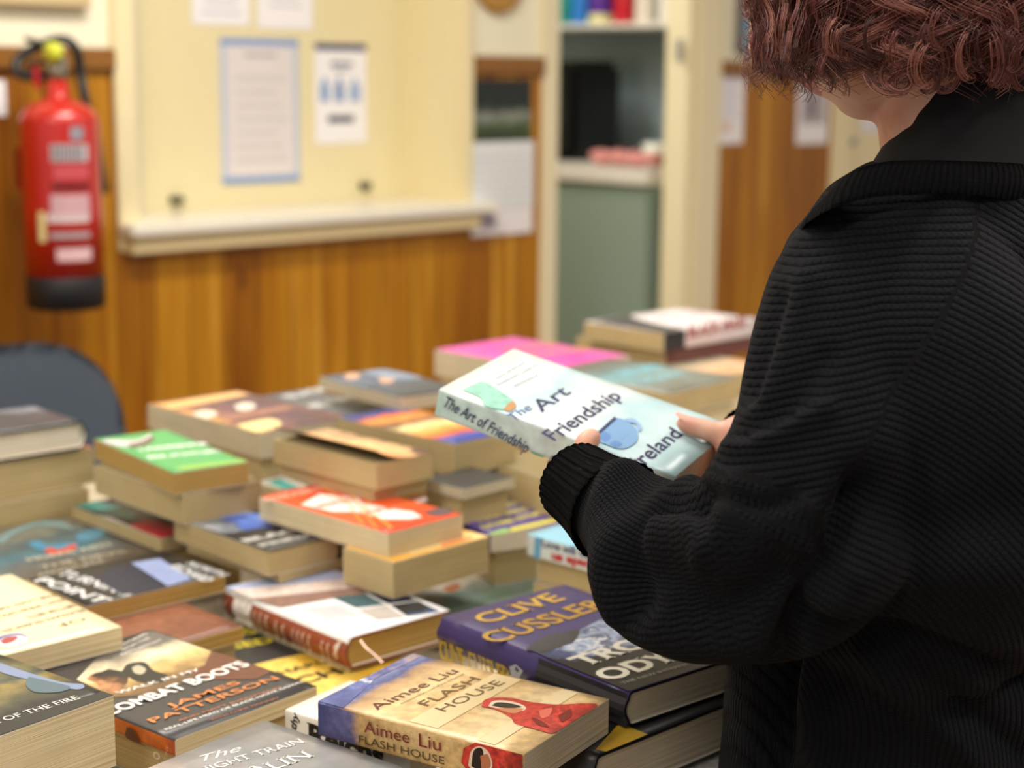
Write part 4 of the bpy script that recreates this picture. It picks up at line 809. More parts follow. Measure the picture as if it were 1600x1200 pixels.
# ---- books lower down in each pile, which carry the ones above
def corners(b, ins=0.0):
    o, ex, ey, W, H = b['o'], b['ex'], b['ey'], b['W'], b['H']
    return [(o+ex*x+ey*y) for x, y in ((ins, ins), (W-ins, ins), (W-ins, H-ins), (ins, H-ins))]
def sat(a, b, ins=.003):
    A, B = corners(a, ins), corners(b, ins)
    for ax in (a['ex'], a['ey'], b['ex'], b['ey']):
        pa = [p.dot(ax) for p in A]; pb = [p.dot(ax) for p in B]
        if max(pa) < min(pb) or max(pb) < min(pa): return False
    return True
order = sorted(list(BOOKS), key=lambda b: b['z0'])
nf = 0
for b in order:
    below = [c for c in BOOKS if c is not b and c['z1'] <= b['z0']+.004 and sat(b, c, .0)]
    base = max([c['z1'] for c in below]+[TZ])
    gap = b['z0']-base
    b['gap'] = gap
    if gap > .0025:
        n = max(1, round(gap/.032)); tt = gap/n
        for k in range(n):
            r_ = random.Random(nf*7+k); dx, dy = .004+r_.random()*.006, .004+r_.random()*.006
            z1 = b['z0']-tt*k-.0002
            cand = dict(o=b['o']+b['ex']*dx+b['ey']*dy, ex=b['ex'], ey=b['ey'], W=b['W']-2*dx, H=b['H']-2*dy, z0=z1-tt+.0004, z1=z1, label='')
            # keep clear of neighbouring books
            for _ in range(14):
                if any(c is not b and sat(cand, c, .001) and min(c['z1'], cand['z1'])-max(c['z0'], cand['z0']) > .0008 for c in BOOKS):
                    cand['o'] = cand['o']+cand['ex']*cand['W']*.035+cand['ey']*cand['H']*.035; cand['W'] *= .93; cand['H'] *= .93
            nf += 1
            nth = ['directly', 'two', 'three', 'four', 'five', 'six'][k]
            make_book('tan-paged book %s below the %s' % (nth, ' '.join(b['label'].replace(',', '').split()[:8])), cand['o'], math.atan2(b['ex'].y, b['ex'].x), cand['W'], cand['H'], z1, tt-.0006,
                      spine='yH', cover=['#6E5C44', '#3E4A54', '#7A3E34', '#55604E', '#8A8068'][nf % 5], pages='tan', group='books lower down in the piles')

# ================================================================== the person
def knit_mat(name, rough=.95, base='#030305', hi='#13151B', depth=1.0, purl=True):
    m = bpy.data.materials.new(name); m.use_nodes = True; nt = m.node_tree; b = nt.nodes['Principled BSDF']
    b.inputs['Roughness'].default_value = rough; b.inputs['Specular IOR Level'].default_value = .1
    b.inputs['Sheen Weight'].default_value = .02; b.inputs['Sheen Roughness'].default_value = .5
    def attr(n):
        a = nt.nodes.new('ShaderNodeAttribute'); a.attribute_name = n; return a.outputs['Fac']
    def M(op, a, v=None, c=None):
        n = nt.nodes.new('ShaderNodeMath'); n.operation = op
        for i, q in enumerate((a, v, c)):
            if q is None: continue
            if isinstance(q, (int, float)): n.inputs[i].default_value = q
            else: nt.links.new(q, n.inputs[i])
        return n.outputs[0]
    u, v = attr('rib'), attr('stitch')
    tc = nt.nodes.new('ShaderNodeTexCoord'); nz = nt.nodes.new('ShaderNodeTexNoise'); nz.inputs['Scale'].default_value = 60; nz.inputs['Detail'].default_value = 2
    nt.links.new(tc.outputs['Object'], nz.inputs['Vector'])
    u = M('MULTIPLY_ADD', M('SUBTRACT', nz.outputs['Fac'], .5), .35, u)
    s = M('ABSOLUTE', M('SINE', M('MULTIPLY', u, PI)))            # rounded rib
    rib = M('POWER', s, .6)
    fr = M('SUBTRACT', M('FRACT', u), .5); ab = M('ABSOLUTE', fr)
    vv = M('MULTIPLY_ADD', ab, .9, v)                             # slanted stitches make the V of the knit
    st = M('ABSOLUTE', M('SINE', M('MULTIPLY', vv, PI)))
    h = M('MULTIPLY_ADD', st, .32 if purl else .08, rib)
    n3 = nt.nodes.new('ShaderNodeTexNoise'); n3.inputs['Scale'].default_value = 900; nt.links.new(tc.outputs['Object'], n3.inputs['Vector'])
    h2 = M('MULTIPLY_ADD', n3.outputs['Fac'], .25, h)
    rn = nt.nodes.new('ShaderNodeValToRGB'); ramp_set(rn, [(.25, base), (1.0, hi)]); nt.links.new(M('MULTIPLY', h2, .7), rn.inputs[0])
    nt.links.new(rn.outputs[0], b.inputs['Base Color'])
    bp = nt.nodes.new('ShaderNodeBump'); bp.inputs['Strength'].default_value = 1.0*depth; bp.inputs['Distance'].default_value = .0022
    nt.links.new(h2, bp.inputs['Height']); nt.links.new(bp.outputs[0], b.inputs['Normal'])
    return m
KNIT = knit_mat('black_rib_knit'); KBAND = knit_mat('black_rib_band', hi='#15161A', purl=False)
def set_attr(me, name, vals):
    a = me.attributes.new(name, 'FLOAT', 'POINT'); a.data.foreach_set('value', np.asarray(vals, dtype=np.float32))
def coords(me):
    a = np.empty(len(me.vertices)*3); me.vertices.foreach_get('co', a); return a.reshape(-1, 3)
def a_ball(bm, c, r, sub=2, sc=None):
    M_ = Matrix.Translation(c) @ (sc if sc is not None else Matrix.Diagonal((r, r, r, 1)))
    bmesh.ops.create_icosphere(bm, subdivisions=sub, radius=1.0, matrix=M_)
def a_chain(bm, pts, seg=20):
    """closed round-ended tube through (x,y,z,r) points"""
    s = spline(pts, 6); P = [Vector(q[:3]) for q in s]; R = [float(q[3]) for q in s]
    a_tube(bm, P, R, seg); a_ball(bm, P[0], R[0]*.99, 3); a_ball(bm, P[-1], R[-1]*.99, 3)
def pc(L): return [tuple(pt(x, y, Z))+(r*Z/FPX,) for x, y, Z, r in L]
def voxel(bm, size, smooth, name, factor=.5):
    me = bpy.data.meshes.new(name); bm.to_mesh(me); bm.free(); o = bpy.data.objects.new(name, me); COL.objects.link(o)
    md = o.modifiers.new('r', 'REMESH'); md.mode = 'VOXEL'; md.voxel_size = size
    ms = o.modifiers.new('s', 'SMOOTH'); ms.iterations = smooth; ms.factor = factor
    dg = bpy.context.evaluated_depsgraph_get(); dg.update()
    m2 = bpy.data.meshes.new_from_object(o.evaluated_get(dg)); bpy.data.objects.remove(o); bpy.data.meshes.remove(me)
    for p in m2.polygons: p.use_smooth = True
    return m2
def projpx(co):
    v = co-CAM; w = v @ fw; return 800+FPX*(v @ rt)/w, 600-FPX*(v @ up)/w, w

LAT = Vector((.66, .75, 0)).normalized(); FCE = Vector((-LAT.y, LAT.x, 0))
NB = pt(1490, 262, 1.28)                       # base of the neck
def torso_loft(bm, levels, seg=40):
    rings = []
    for z, cx, cy, a, b in levels:
        rings.append([bm.verts.new(Vector((cx, cy, z))+LAT*(a*math.copysign(abs(math.cos(t))**.85, math.cos(t)))+FCE*(b*math.copysign(abs(math.sin(t))**.85, math.sin(t)))) for t in [2*PI*k/seg for k in range(seg)]])
    for A, B in zip(rings, rings[1:]):
        for k in range(seg): bm.faces.new((A[k], A[(k+1) % seg], B[(k+1) % seg], B[k]))
    bm.faces.new(rings[0][::-1]); bm.faces.new(rings[-1])

# ---- skin: one continuous body
LSH = pt(1335, 370, 1.16); RSH = Vector((.46, 1.42, 1.27))
LEL = pt(1255, 830, 1.10); LWR = pt(918, 762, 1.27)
REL = Vector((.45, 1.58, 1.04)); RWR = pt(1158, 690, 1.44)
HC = pt(1370, -54, 1.27)
faz = math.radians(-72); pd = math.radians(26)
hf = Vector((math.cos(pd)*math.sin(faz), math.cos(pd)*math.cos(faz), -math.sin(pd))); hs_ = Vector((math.cos(faz), -math.sin(faz), 0)); hs_ = Vector((-math.cos(faz), math.sin(faz), 0)); hu = hf.cross(hs_).normalized()
if hu.z < 0: hu = -hu
hs_ = hf.cross(hu).normalized()
def head_pt(x, y, z): return HC+hs_*x+hf*y+hu*z      # side, forward, up
bm = bmesh.new()
def headf(u, v):
    th = u*2*PI; ph = v*PI; dx = math.sin(ph)*math.sin(th); dy = math.sin(ph)*math.cos(th); dz = math.cos(ph)
    x, y, z = .074*dx, .094*dy, .118*dz
    low = max(0, -dz)
    x *= 1-.30*low**1.3; 
    if dy > 0: y *= 1-.10*low+.0*dz; y += .006*low
    else: y *= 1-.35*low**1.2
    f = math.exp(-((dx/.18)**2)) if dy > 0 else 0
    y += f*(.021*math.exp(-(((z+.022)/.014)**2))+.012*math.exp(-(((z-.0)/.02)**2)))          # nose
    y += f*.008*math.exp(-(((z+.055)/.008)**2))+f*.006*math.exp(-(((z+.068)/.007)**2))        # lips
    y += f*.010*math.exp(-(((z+.098)/.016)**2))                                              # chin
    e_ = (math.exp(-(((x-.031)/.014)**2))+math.exp(-(((x+.031)/.014)**2))) if dy > 0 else 0
    y -= e_*.010*math.exp(-(((z-.004)/.013)**2)); y += (e_*.6+f*.6)*.005*math.exp(-(((z-.028)/.008)**2))
    return head_pt(x, y, z)
a_grid(bm, 96, 64, headf); bmesh.ops.remove_doubles(bm, verts=bm.verts, dist=1e-5)
for sgn in (-1, 1):   # ears
    for k in range(9):
        t = k/8*PI*1.25-.5; a_ball(bm, head_pt(sgn*(.074+.006), -.012-.016*math.cos(t)*1.0, -.006+.028*math.sin(t)), .0065, 2)
    a_ball(bm, head_pt(sgn*.073, -.008, -.008), .013, 2)
a_chain(bm, [tuple(NB+Vector((0, 0, -.06)))+(.062,), tuple(NB)+(.056,), tuple(pt(1472, 150, 1.28))+(.052,), tuple(head_pt(0, -.015, -.05))+(.052,)])
torso_loft(bm, [(.86, .365, 1.275, .15, .09), (.98, .36, 1.275, .125, .085), (1.1, .355, 1.275, .135, .09), (1.22, .345, 1.275, .15, .095), (1.29, .34, 1.28, .12, .07), (1.315, .34, 1.28, .07, .05)])
a_chain(bm, [tuple(NB+Vector((0, 0, -.045)))+(.042,)]+pc([(1372, 400, 1.19, 86), (1320, 490, 1.16, 88), (1295, 620, 1.13, 85), (1275, 760, 1.12, 78), (1235, 850, 1.12, 82), (1150, 870, 1.14, 80), (1060, 850, 1.18, 72), (990, 812, 1.22, 58), (918, 762, 1.27, 48)]))
a_chain(bm, [tuple(NB+Vector((0, 0, -.03)))+(.045,), tuple(RSH+Vector((0,0,-.02)))+(.042,), tuple((RSH+REL)/2)+(.04,), tuple(REL)+(.036,), tuple((REL*.6+RWR*.4))+(.037,), tuple(RWR)+(.024,)])
for sg in (-1, 1):
    hp = Vector((.365, 1.275, .86))+LAT*(.085*sg); kn = hp+Vector((0, 0, -.40))+FCE*.02+LAT*(.01*sg); an = Vector((kn.x, kn.y, .08))-FCE*.02
    a_chain(bm, [tuple(hp)+(.095,), tuple((hp+kn)/2)+(.078,), tuple(kn)+(.055,), tuple(kn*.6+an*.4)+(.056,), tuple(an)+(.036,)])
    a_chain(bm, [tuple(an+Vector((0, 0, -.035)))+(.033,), tuple(an+FCE*.08+Vector((0, 0, -.045)))+(.03,), tuple(an+FCE*.17+Vector((0, 0, -.055)))+(.02,)])
def finger(pts, r): a_chain(bm, [tuple(p)+(r*k,) for p, k in zip(pts, (1.12, 1.06, 1.0, .82))], 14)
# held book: corner points found from the photograph
BK = 1.055
bA = CAM+(np.array([.00197, 1.4763, 1.1359])-CAM)*BK; bB = CAM+(np.array([-.06046, 1.35555, 1.12135])-CAM)*BK; bC = CAM+(np.array([.12875, 1.26482, 1.0714])-CAM)*BK
bA, bB, bC = Vector(bA), Vector(bB), Vector(bC)
by = (bB-bC).normalized(); bn = (bA-bB).cross(bB-bC); bn = bn if bn.z > 0 else -bn; bn.normalize(); bx = by.cross(bn); 
BH = (bB-bC).length; BW = (bA-bB).dot(bx); BT = .026
def bkp(x, y, z=0): return bC+bx*x+by*y+bn*z          # x from the spine, y from the foot, z above the cover
# right hand: holds the foot end, thumb on the cover, fingers underneath
wr = RWR
def D_(x, y, z): return bkp(x, y, z)
palm0 = D_(BW*.62, -.045, -.012)
a_chain(bm, [tuple(wr)+(.024,), tuple(wr*.45+palm0*.55)+(.026,), tuple(palm0)+(.022,)])
a_chain(bm, [tuple(D_(BW*.50, -.045, -.014))+(.013,), tuple(D_(BW*.9, -.045, -.014))+(.013,)])
finger([palm0+bn*.006-bx*.02, D_(BW*.60, -.022, .012), D_(BW*.60, .004, .0115), D_(BW*.62, .030, .009)], .0098)
for k, (fx, ln) in enumerate(((.46, .052), (.60, .06), (.74, .056), (.88, .044))):
    finger([D_(BW*fx, -.05, -.02), D_(BW*fx, -.022, -BT-.008), D_(BW*fx, ln*.45, -BT-.0105), D_(BW*(fx-.02), ln, -BT-.010)], .0085 if k < 3 else .0075)
# left hand: cradles the spine, thumb on the cover, fingers under the back board
lp = D_(-.028, BH*.26, -.02)
a_chain(bm, [tuple(LWR)+(.024,), tuple(LWR*.5+lp*.5)+(.027,), tuple(lp)+(.022,)])
a_chain(bm, [tuple(D_(-.022, BH*.15, -.024))+(.013,), tuple(D_(-.022, BH*.38, -.024))+(.013,)])
finger([lp+bn*.004, D_(-.022, BH*.33, .004), D_(-.012, BH*.335, .0095), D_(-.003, BH*.34, .0085)], .0095)
for k, (fy, ln) in enumerate(((.38, .055), (.30, .062), (.22, .056), (.14, .046))):
    finger([D_(-.024, BH*fy, -.024), D_(-.006, BH*fy, -BT-.010), D_(ln*.55, BH*(fy+.01), -BT-.0105), D_(ln, BH*(fy+.02), -BT-.0095)], .0085 if k < 3 else .0075)
a_chain(bm, pc([(935, 772, 1.275, 44), (890, 778, 1.30, 30), (868, 768, 1.315, 21)]))
me = voxel(bm, .0032, 4, 'person')
sk = bpy.data.materials.new('skin'); sk.use_nodes = True; b = sk.node_tree.nodes['Principled BSDF']; b.inputs['Roughness'].default_value = .5
b.inputs['Base Color'].default_value = lin('#D49C84'); b.inputs['Subsurface Weight'].default_value = .15; b.inputs['Subsurface Radius'].default_value = (.01, .004, .002); b.inputs['Subsurface Scale'].default_value = .6
nt = sk.node_tree; tc = nt.nodes.new('ShaderNodeTexCoord'); nz = nt.nodes.new('ShaderNodeTexNoise'); nz.inputs['Scale'].default_value = 35; nz.inputs['Detail'].default_value = 5; nt.links.new(tc.outputs['Object'], nz.inputs[0])
rn = nt.nodes.new('ShaderNodeValToRGB'); ramp_set(rn, [(.3, '#C98C78'), (.7, '#DDAE96')]); nt.links.new(nz.outputs['Fac'], rn.inputs[0]); nt.links.new(rn.outputs[0], b.inputs['Base Color'])
lipm = solid('#B0605A', .4); me.materials.append(sk); me.materials.append(lipm)
co = coords(me); lc = Vector(head_pt(0, .1, -.061))
for p in me.polygons:
    c = p.center-lc; x, y, z = c.dot(hs_), c.dot(hf), c.dot(hu)
    if abs(x) < .024 and abs(z) < .011*(1-(x/.026)**2)+.001 and y > -.025: p.material_index = 1
PERSON = link(bpy.data.objects.new('person', me)); tag(PERSON, 'person with curly auburn hair and black knitted cardigan, standing and holding a book', 'person')
for sgn in (-1, 1):
    bm = bmesh.new(); a_ball(bm, head_pt(sgn*.031, .0725, .004), .0118, 3); 
    for f in bm.faces: f.material_index = 1 if (f.calc_center_median()-head_pt(sgn*.031, .0725, .004)).normalized().dot(hf) > .88 else 0
    obj('eye', bm, [solid('#EDE8E2', .2), solid('#3A2A20', .2)], PERSON, True)
def nail(c, d, n, w=.0062, l=.0085):
    bm = bmesh.new(); s = d.cross(n).normalized()
    a_grid(bm, 6, 6, lambda u, v: c+d*((v-.5)*l*2)*math.sqrt(max(.05, 1-(2*u-1)**4))+s*((u-.5)*w*2)+n*(-.0025*(2*u-1)**2)); obj('thumb_nail', bm, solid('#E6B8A8', .25), PERSON, True)
nail(D_(BW*.62, .031, .0168), by, bn)

# ---- cardigan
ARM_L = [(1368, 396, 1.18, 112), (1322, 478, 1.15, 124), (1290, 600, 1.12, 124), (1285, 720, 1.10, 150), (1240, 850, 1.10, 168), (1150, 895, 1.12, 145), (1062, 884, 1.17, 142), (998, 826, 1.215, 92), (940, 778, 1.25, 66)]
bm = bmesh.new()
torso_loft(bm, [(.60, .352, 1.285, .215, .15), (.68, .352, 1.285, .215, .15), (.80, .35, 1.285, .21, .145), (.95, .345, 1.28, .20, .135), (1.1, .345, 1.28, .20, .13), (1.2, .342, 1.28, .19, .12), (1.265, .34, 1.28, .17, .098), (1.30, .34, 1.28, .125, .078), (1.315, .34, 1.28, .09, .06)])
a_chain(bm, [tuple(NB+Vector((0, 0, -.06)))+(.068,)] + pc(ARM_L), 28)
a_chain(bm, [tuple(NB+Vector((0, 0, -.055)))+(.06,), tuple(RSH)+(.062,), tuple((RSH+REL)/2+Vector((0, 0, -.02)))+(.07,), tuple(REL+Vector((0, 0, -.03)))+(.075,), tuple(REL*.6+RWR*.4+Vector((0, 0, -.01)))+(.066,), tuple(REL*.25+RWR*.75+Vector((0, 0, .0)))+(.05,), tuple(REL*.07+RWR*.93)+(.034,)])
a_chain(bm, pc([(1410, 430, 1.20, 165), (1445, 600, 1.165, 225), (1450, 780, 1.16, 230), (1440, 900, 1.19, 205)]))
me = voxel(bm, .0045, 14, 'cardigan')
co = coords(me); nr = np.empty(len(co)*3); me.vertices.foreach_get('normal', nr); nr = nr.reshape(-1, 3)
px, py, pw = projpx(co)
facing = np.clip(-((nr*(co-CAM)).sum(1)/np.linalg.norm(co-CAM, axis=1))*2.2, 0, 1)
def ridge(poly, width, amp):
    s = np.array(spline(poly, 6)); d = np.full(len(co), 1e9)
    for a, b in zip(s, s[1:]):
        ab = b-a; t = np.clip(((px-a[0])*ab[0]+(py-a[1])*ab[1])/(ab @ ab+1e-9), 0, 1); q = np.hypot(px-a[0]-t*ab[0], py-a[1]-t*ab[1]); d = np.minimum(d, q)
    return amp*np.exp(-(d/width)**2)
near = (pw < 1.36)
dsp = np.zeros(len(co))
for poly, w_, a_ in (([(1080, 752), (1010, 728), (962, 750), (938, 820), (930, 900), (945, 965)], 20, .012),
                     ([(1090, 790), (1010, 782), (978, 830), (970, 900), (990, 960)], 20, -.016),
                     ([(1020, 900), (1120, 955), (1210, 905)], 50, -.018), ([(960, 985), (1060, 1015), (1170, 1020)], 26, .008),
                     ([(1345, 760), (1290, 880), (1240, 990), (1215, 1100), (1205, 1200)], 26, -.024),
                     ([(1270, 985), (1380, 988), (1480, 1022), (1600, 1062)], 20, -.016), ([(1265, 1020), (1262, 1100), (1285, 1200)], 24, .012),
                     ([(1350, 1010), (1440, 1110), (1540, 1210)], 22, .011), ([(1395, 1010), (1490, 1090), (1600, 1180)], 20, -.009),
                     ([(1300, 940), (1400, 900), (1520, 880), (1620, 900)], 50, .012), ([(1380, 780), (1460, 840), (1560, 800)], 50, -.010),
                     ([(1225, 470), (1205, 540), (1180, 620)], 16, -.008), ([(1260, 440), (1215, 580), (1190, 660)], 22, .006), ([(1290, 560), (1225, 640), (1170, 680)], 18, -.006),
                     ([(1120, 700), (1200, 690), (1290, 640)], 16, .006), ([(1110, 770), (1190, 790), (1250, 770)], 14, -.007), ([(1250, 770), (1290, 830), (1330, 900)], 10, .005),
                     ([(1060, 800), (1090, 850), (1080, 900)], 14, .004), ([(1150, 760), (1130, 830), (1090, 880)], 18, .005)):
    dsp += ridge(poly, w_, a_)
nzv = np.array([noise.noise(Vector(c)*9) for c in co])*.006+np.array([noise.noise(Vector(c)*26) for c in co])*.0018
co2 = co+nr*(dsp*facing*near+nzv)[:, None]
me.vertices.foreach_set('co', co2.ravel()); me.update()
X, Y, Zz = co2.T
P_ = .0046
rib = np.hypot(X-.148, (Zz-.92))/P_; sti = np.arctan2(Zz-.92, X-.148)*60
# sleeve / shoulder panel: rows that arc across the arm
tl = (1.29-Zz)/(1.29-1.105); seamx = .323+(.187-.323)*tl
sl = (X < seamx) & (Zz > 1.02)
rb2 = np.hypot(X-.30, Zz-.62)/P_; st2 = np.arctan2(X-.30, Zz-.62)*130
rib = np.where(sl, rb2, rib); sti = np.where(sl, st2, sti)
# forearm: ribs run lengthwise
fa = np.array([q for q in spline(pc(ARM_L)[3:], 6)]); fc_, fr_ = fa[:, :3], fa[:, 3]
dd = np.linalg.norm(co2[:, None, :]-fc_[None], axis=2); ix = dd.argmin(1); inside = (pw < 1.33) & (py > np.interp(px, [900, 1110, 1250, 1330], [600, 735, 772, 900])) & (px < np.interp(py, [760, 880, 990, 1100], [1345, 1290, 1240, 1215])) & (ix >= 0)
tang = np.gradient(fc_, axis=0); tang /= np.linalg.norm(tang, axis=1)[:, None]
rel = co2-fc_[ix]; tt = tang[ix]; upv = np.array([0, 0, 1.0]); e1 = upv-tt*(tt @ upv)[:, None]; e1 /= np.linalg.norm(e1, axis=1)[:, None]; e2 = np.cross(tt, e1)
ang = np.arctan2((rel*e2).sum(1), (rel*e1).sum(1)); arc = np.concatenate([[0], np.cumsum(np.linalg.norm(np.diff(fc_, axis=0), axis=1))])
rib = np.where(inside, (ang+PI)*.066/P_, rib); sti = np.where(inside, (arc[ix]+(rel*tt).sum(1))/.004, sti)
set_attr(me, 'rib', rib); set_attr(me, 'stitch', sti); me.materials.append(KNIT)
CARD = link(bpy.data.objects.new('cardigan', me), PERSON); CARD['label'] = 'oversized black rib-knit cardigan with balloon sleeves'

def ribbed_tube(name, rings, period, parent, label=None, cols=None, closed=True, gather=.0012):
    """rings: list of list of Vector; ribs run from ring to ring"""
    bm = bmesh.new(); n = len(rings[0]); V = [[bm.verts.new(p) for p in r] for r in rings]
    for A, B in zip(V, V[1:]):
        for k in range(n if closed else n-1):
            bm.faces.new((A[k], A[(k+1) % n], B[(k+1) % n], B[k])).smooth = True
    bmesh.ops.solidify(bm, geom=bm.faces[:], thickness=-.004)
    me = bpy.data.meshes.new(name); bm.to_mesh(me); bm.free()
    base = np.array([[tuple(p) for p in r] for r in rings]); nR = len(rings)
    L_ = np.concatenate([[0], np.cumsum(np.linalg.norm(np.diff(base[nR//2], axis=0), axis=1))])
    c = coords(me); flat = base.reshape(-1, 3); ids = np.array([((flat-q)**2).sum(1).argmin() for q in c]); 
    set_attr(me, 'rib', (L_[ids % n])/period); set_attr(me, 'stitch', (ids//n)*1.3)
    for p in me.polygons: p.use_smooth = True
    me.materials.append(KBAND); o = link(bpy.data.objects.new(name, me), parent)
    if label: o['label'] = label
    return o
def cuff(name, a, b, r0_, r1_, parent):
    ax = (b-a).normalized(); e1 = ax.orthogonal().normalized(); e2 = ax.cross(e1); rings = []
    for k in range(11):
        t = k/10; r = r0_+(r1_-r0_)*t; c = a.lerp(b, t)
        rings.append([c+(e1*math.cos(q)+e2*math.sin(q))*(r*(1-.05*math.sin(t*PI))+.0011*abs(math.sin(q*15))) for q in [2*PI*j/240 for j in range(240)]])
    return ribbed_tube(name, rings, .0052, parent, 'tight ribbed cuff')
cuff('cuff', pt(965, 800, 1.235), pt(898, 752, 1.285), .040, .031, CARD)
cuff('cuff', REL*.14+RWR*.86, REL*.0+RWR*1.0, .036, .028, CARD)
# neckline band: wide ribbed strip round the shoulders
low = [(1258, 350, 1.125), (1300, 326, 1.085), (1360, 309, 1.095), (1430, 303, 1.12), (1520, 305, 1.145), (1600, 316, 1.18), (1680, 330, 1.24), (1730, 335, 1.34), (1700, 340, 1.45), (1600, 350, 1.50), (1480, 390, 1.46), (1370, 420, 1.38), (1290, 410, 1.28), (1245, 380, 1.19)]
upp = [(1292, 306, 1.155), (1325, 272, 1.125), (1375, 254, 1.13), (1440, 250, 1.15), (1520, 252, 1.175), (1600, 256, 1.205), (1660, 268, 1.26), (1700, 275, 1.34), (1670, 285, 1.43), (1580, 300, 1.46), (1480, 330, 1.43), (1390, 355, 1.36), (1315, 350, 1.27), (1280, 330, 1.2)]
low = [(a_, b_, c_+.007) for a_, b_, c_ in low]; lo = [Vector(q) for q in spline([tuple(pt(*q)) for q in low+[low[0]]], 22)[:-1]]; uo = [Vector(q) for q in spline([tuple(pt(*q)) for q in upp+[upp[0]]], 22)[:-1]]
cen = sum(lo, Vector())/len(lo); rings = []
for k in range(7):
    t = k/6; rings.append([a.lerp(b, t)+(a-cen).normalized()*(.005*math.sin(t*PI)) for a, b in zip(lo, uo)])
ribbed_tube('neckband', rings, .0062, CARD, 'wide ribbed neckline band')
# undershirt with high back
bm = bmesh.new(); lv = []
for px_, py_, Z_, r, tilt in ((1530, 420, 1.27, 190, .0), (1525, 330, 1.27, 182, .0), (1512, 280, 1.27, 162, .05), (1506, 236, 1.275, 138, .2), (1501, 205, 1.28, 123, .45), (1499, 180, 1.28, 117, .55), (1498, 171, 1.28, 115, .55)):
    c = pt(px_, py_, Z_); R = r*Z_/FPX
    lv.append([c+Vector((math.cos(q)*R, math.sin(q)*R*.95, (math.cos(q)*.5-math.sin(q)*.9)*R*tilt)) for q in [2*PI*j/64 for j in range(64)]])
V = [[bm.verts.new(p) for p in r] for r in lv]
for A, B in zip(V, V[1:]):
    for k in range(64): bm.faces.new((A[k], A[(k+1) % 64], B[(k+1) % 64], B[k]))
bmesh.ops.solidify(bm, geom=bm.faces[:], thickness=.0025)
obj('undershirt', bm, solid('#1B1B20', .75, 0, Sheen_Weight=.1), PERSON, True)['label'] = 'smooth black undershirt with high back'
# trousers and shoes (below the table edge)
bm = bmesh.new()
torso_loft(bm, [(.72, .365, 1.275, .17, .11), (.86, .365, 1.275, .165, .11), (.96, .362, 1.275, .14, .1)])
for sg in (-1, 1):
    hp = Vector((.365, 1.275, .84))+LAT*(.085*sg); kn = hp+Vector((0, 0, -.38))+FCE*.02+LAT*(.01*sg); an = Vector((kn.x, kn.y, .1))-FCE*.02
    a_chain(bm, [tuple(hp)+(.104,), tuple((hp+kn)/2)+(.088,), tuple(kn)+(.068,), tuple(kn*.6+an*.4)+(.066,), tuple(an)+(.055,)])
me = voxel(bm, .008, 4, 'trousers'); me.materials.append(solid('#16171B', .85)); link(bpy.data.objects.new('trousers', me), PERSON)
for sg in (-1, 1):
    hp = Vector((.365, 1.275, .84))+LAT*(.095*sg); an = Vector((hp.x, hp.y, 0))
    bm = bmesh.new(); a_chain(bm, [tuple(an-FCE*.05+Vector((0, 0, .045)))+(.042,), tuple(an+FCE*.06+Vector((0, 0, .04)))+(.04,), tuple(an+FCE*.17+Vector((0, 0, .03)))+(.03,)])
    for v in bm.verts: v.co.z = max(v.co.z, .0)
    obj('shoe', bm, solid('#1A1A1A', .4), PERSON, True)

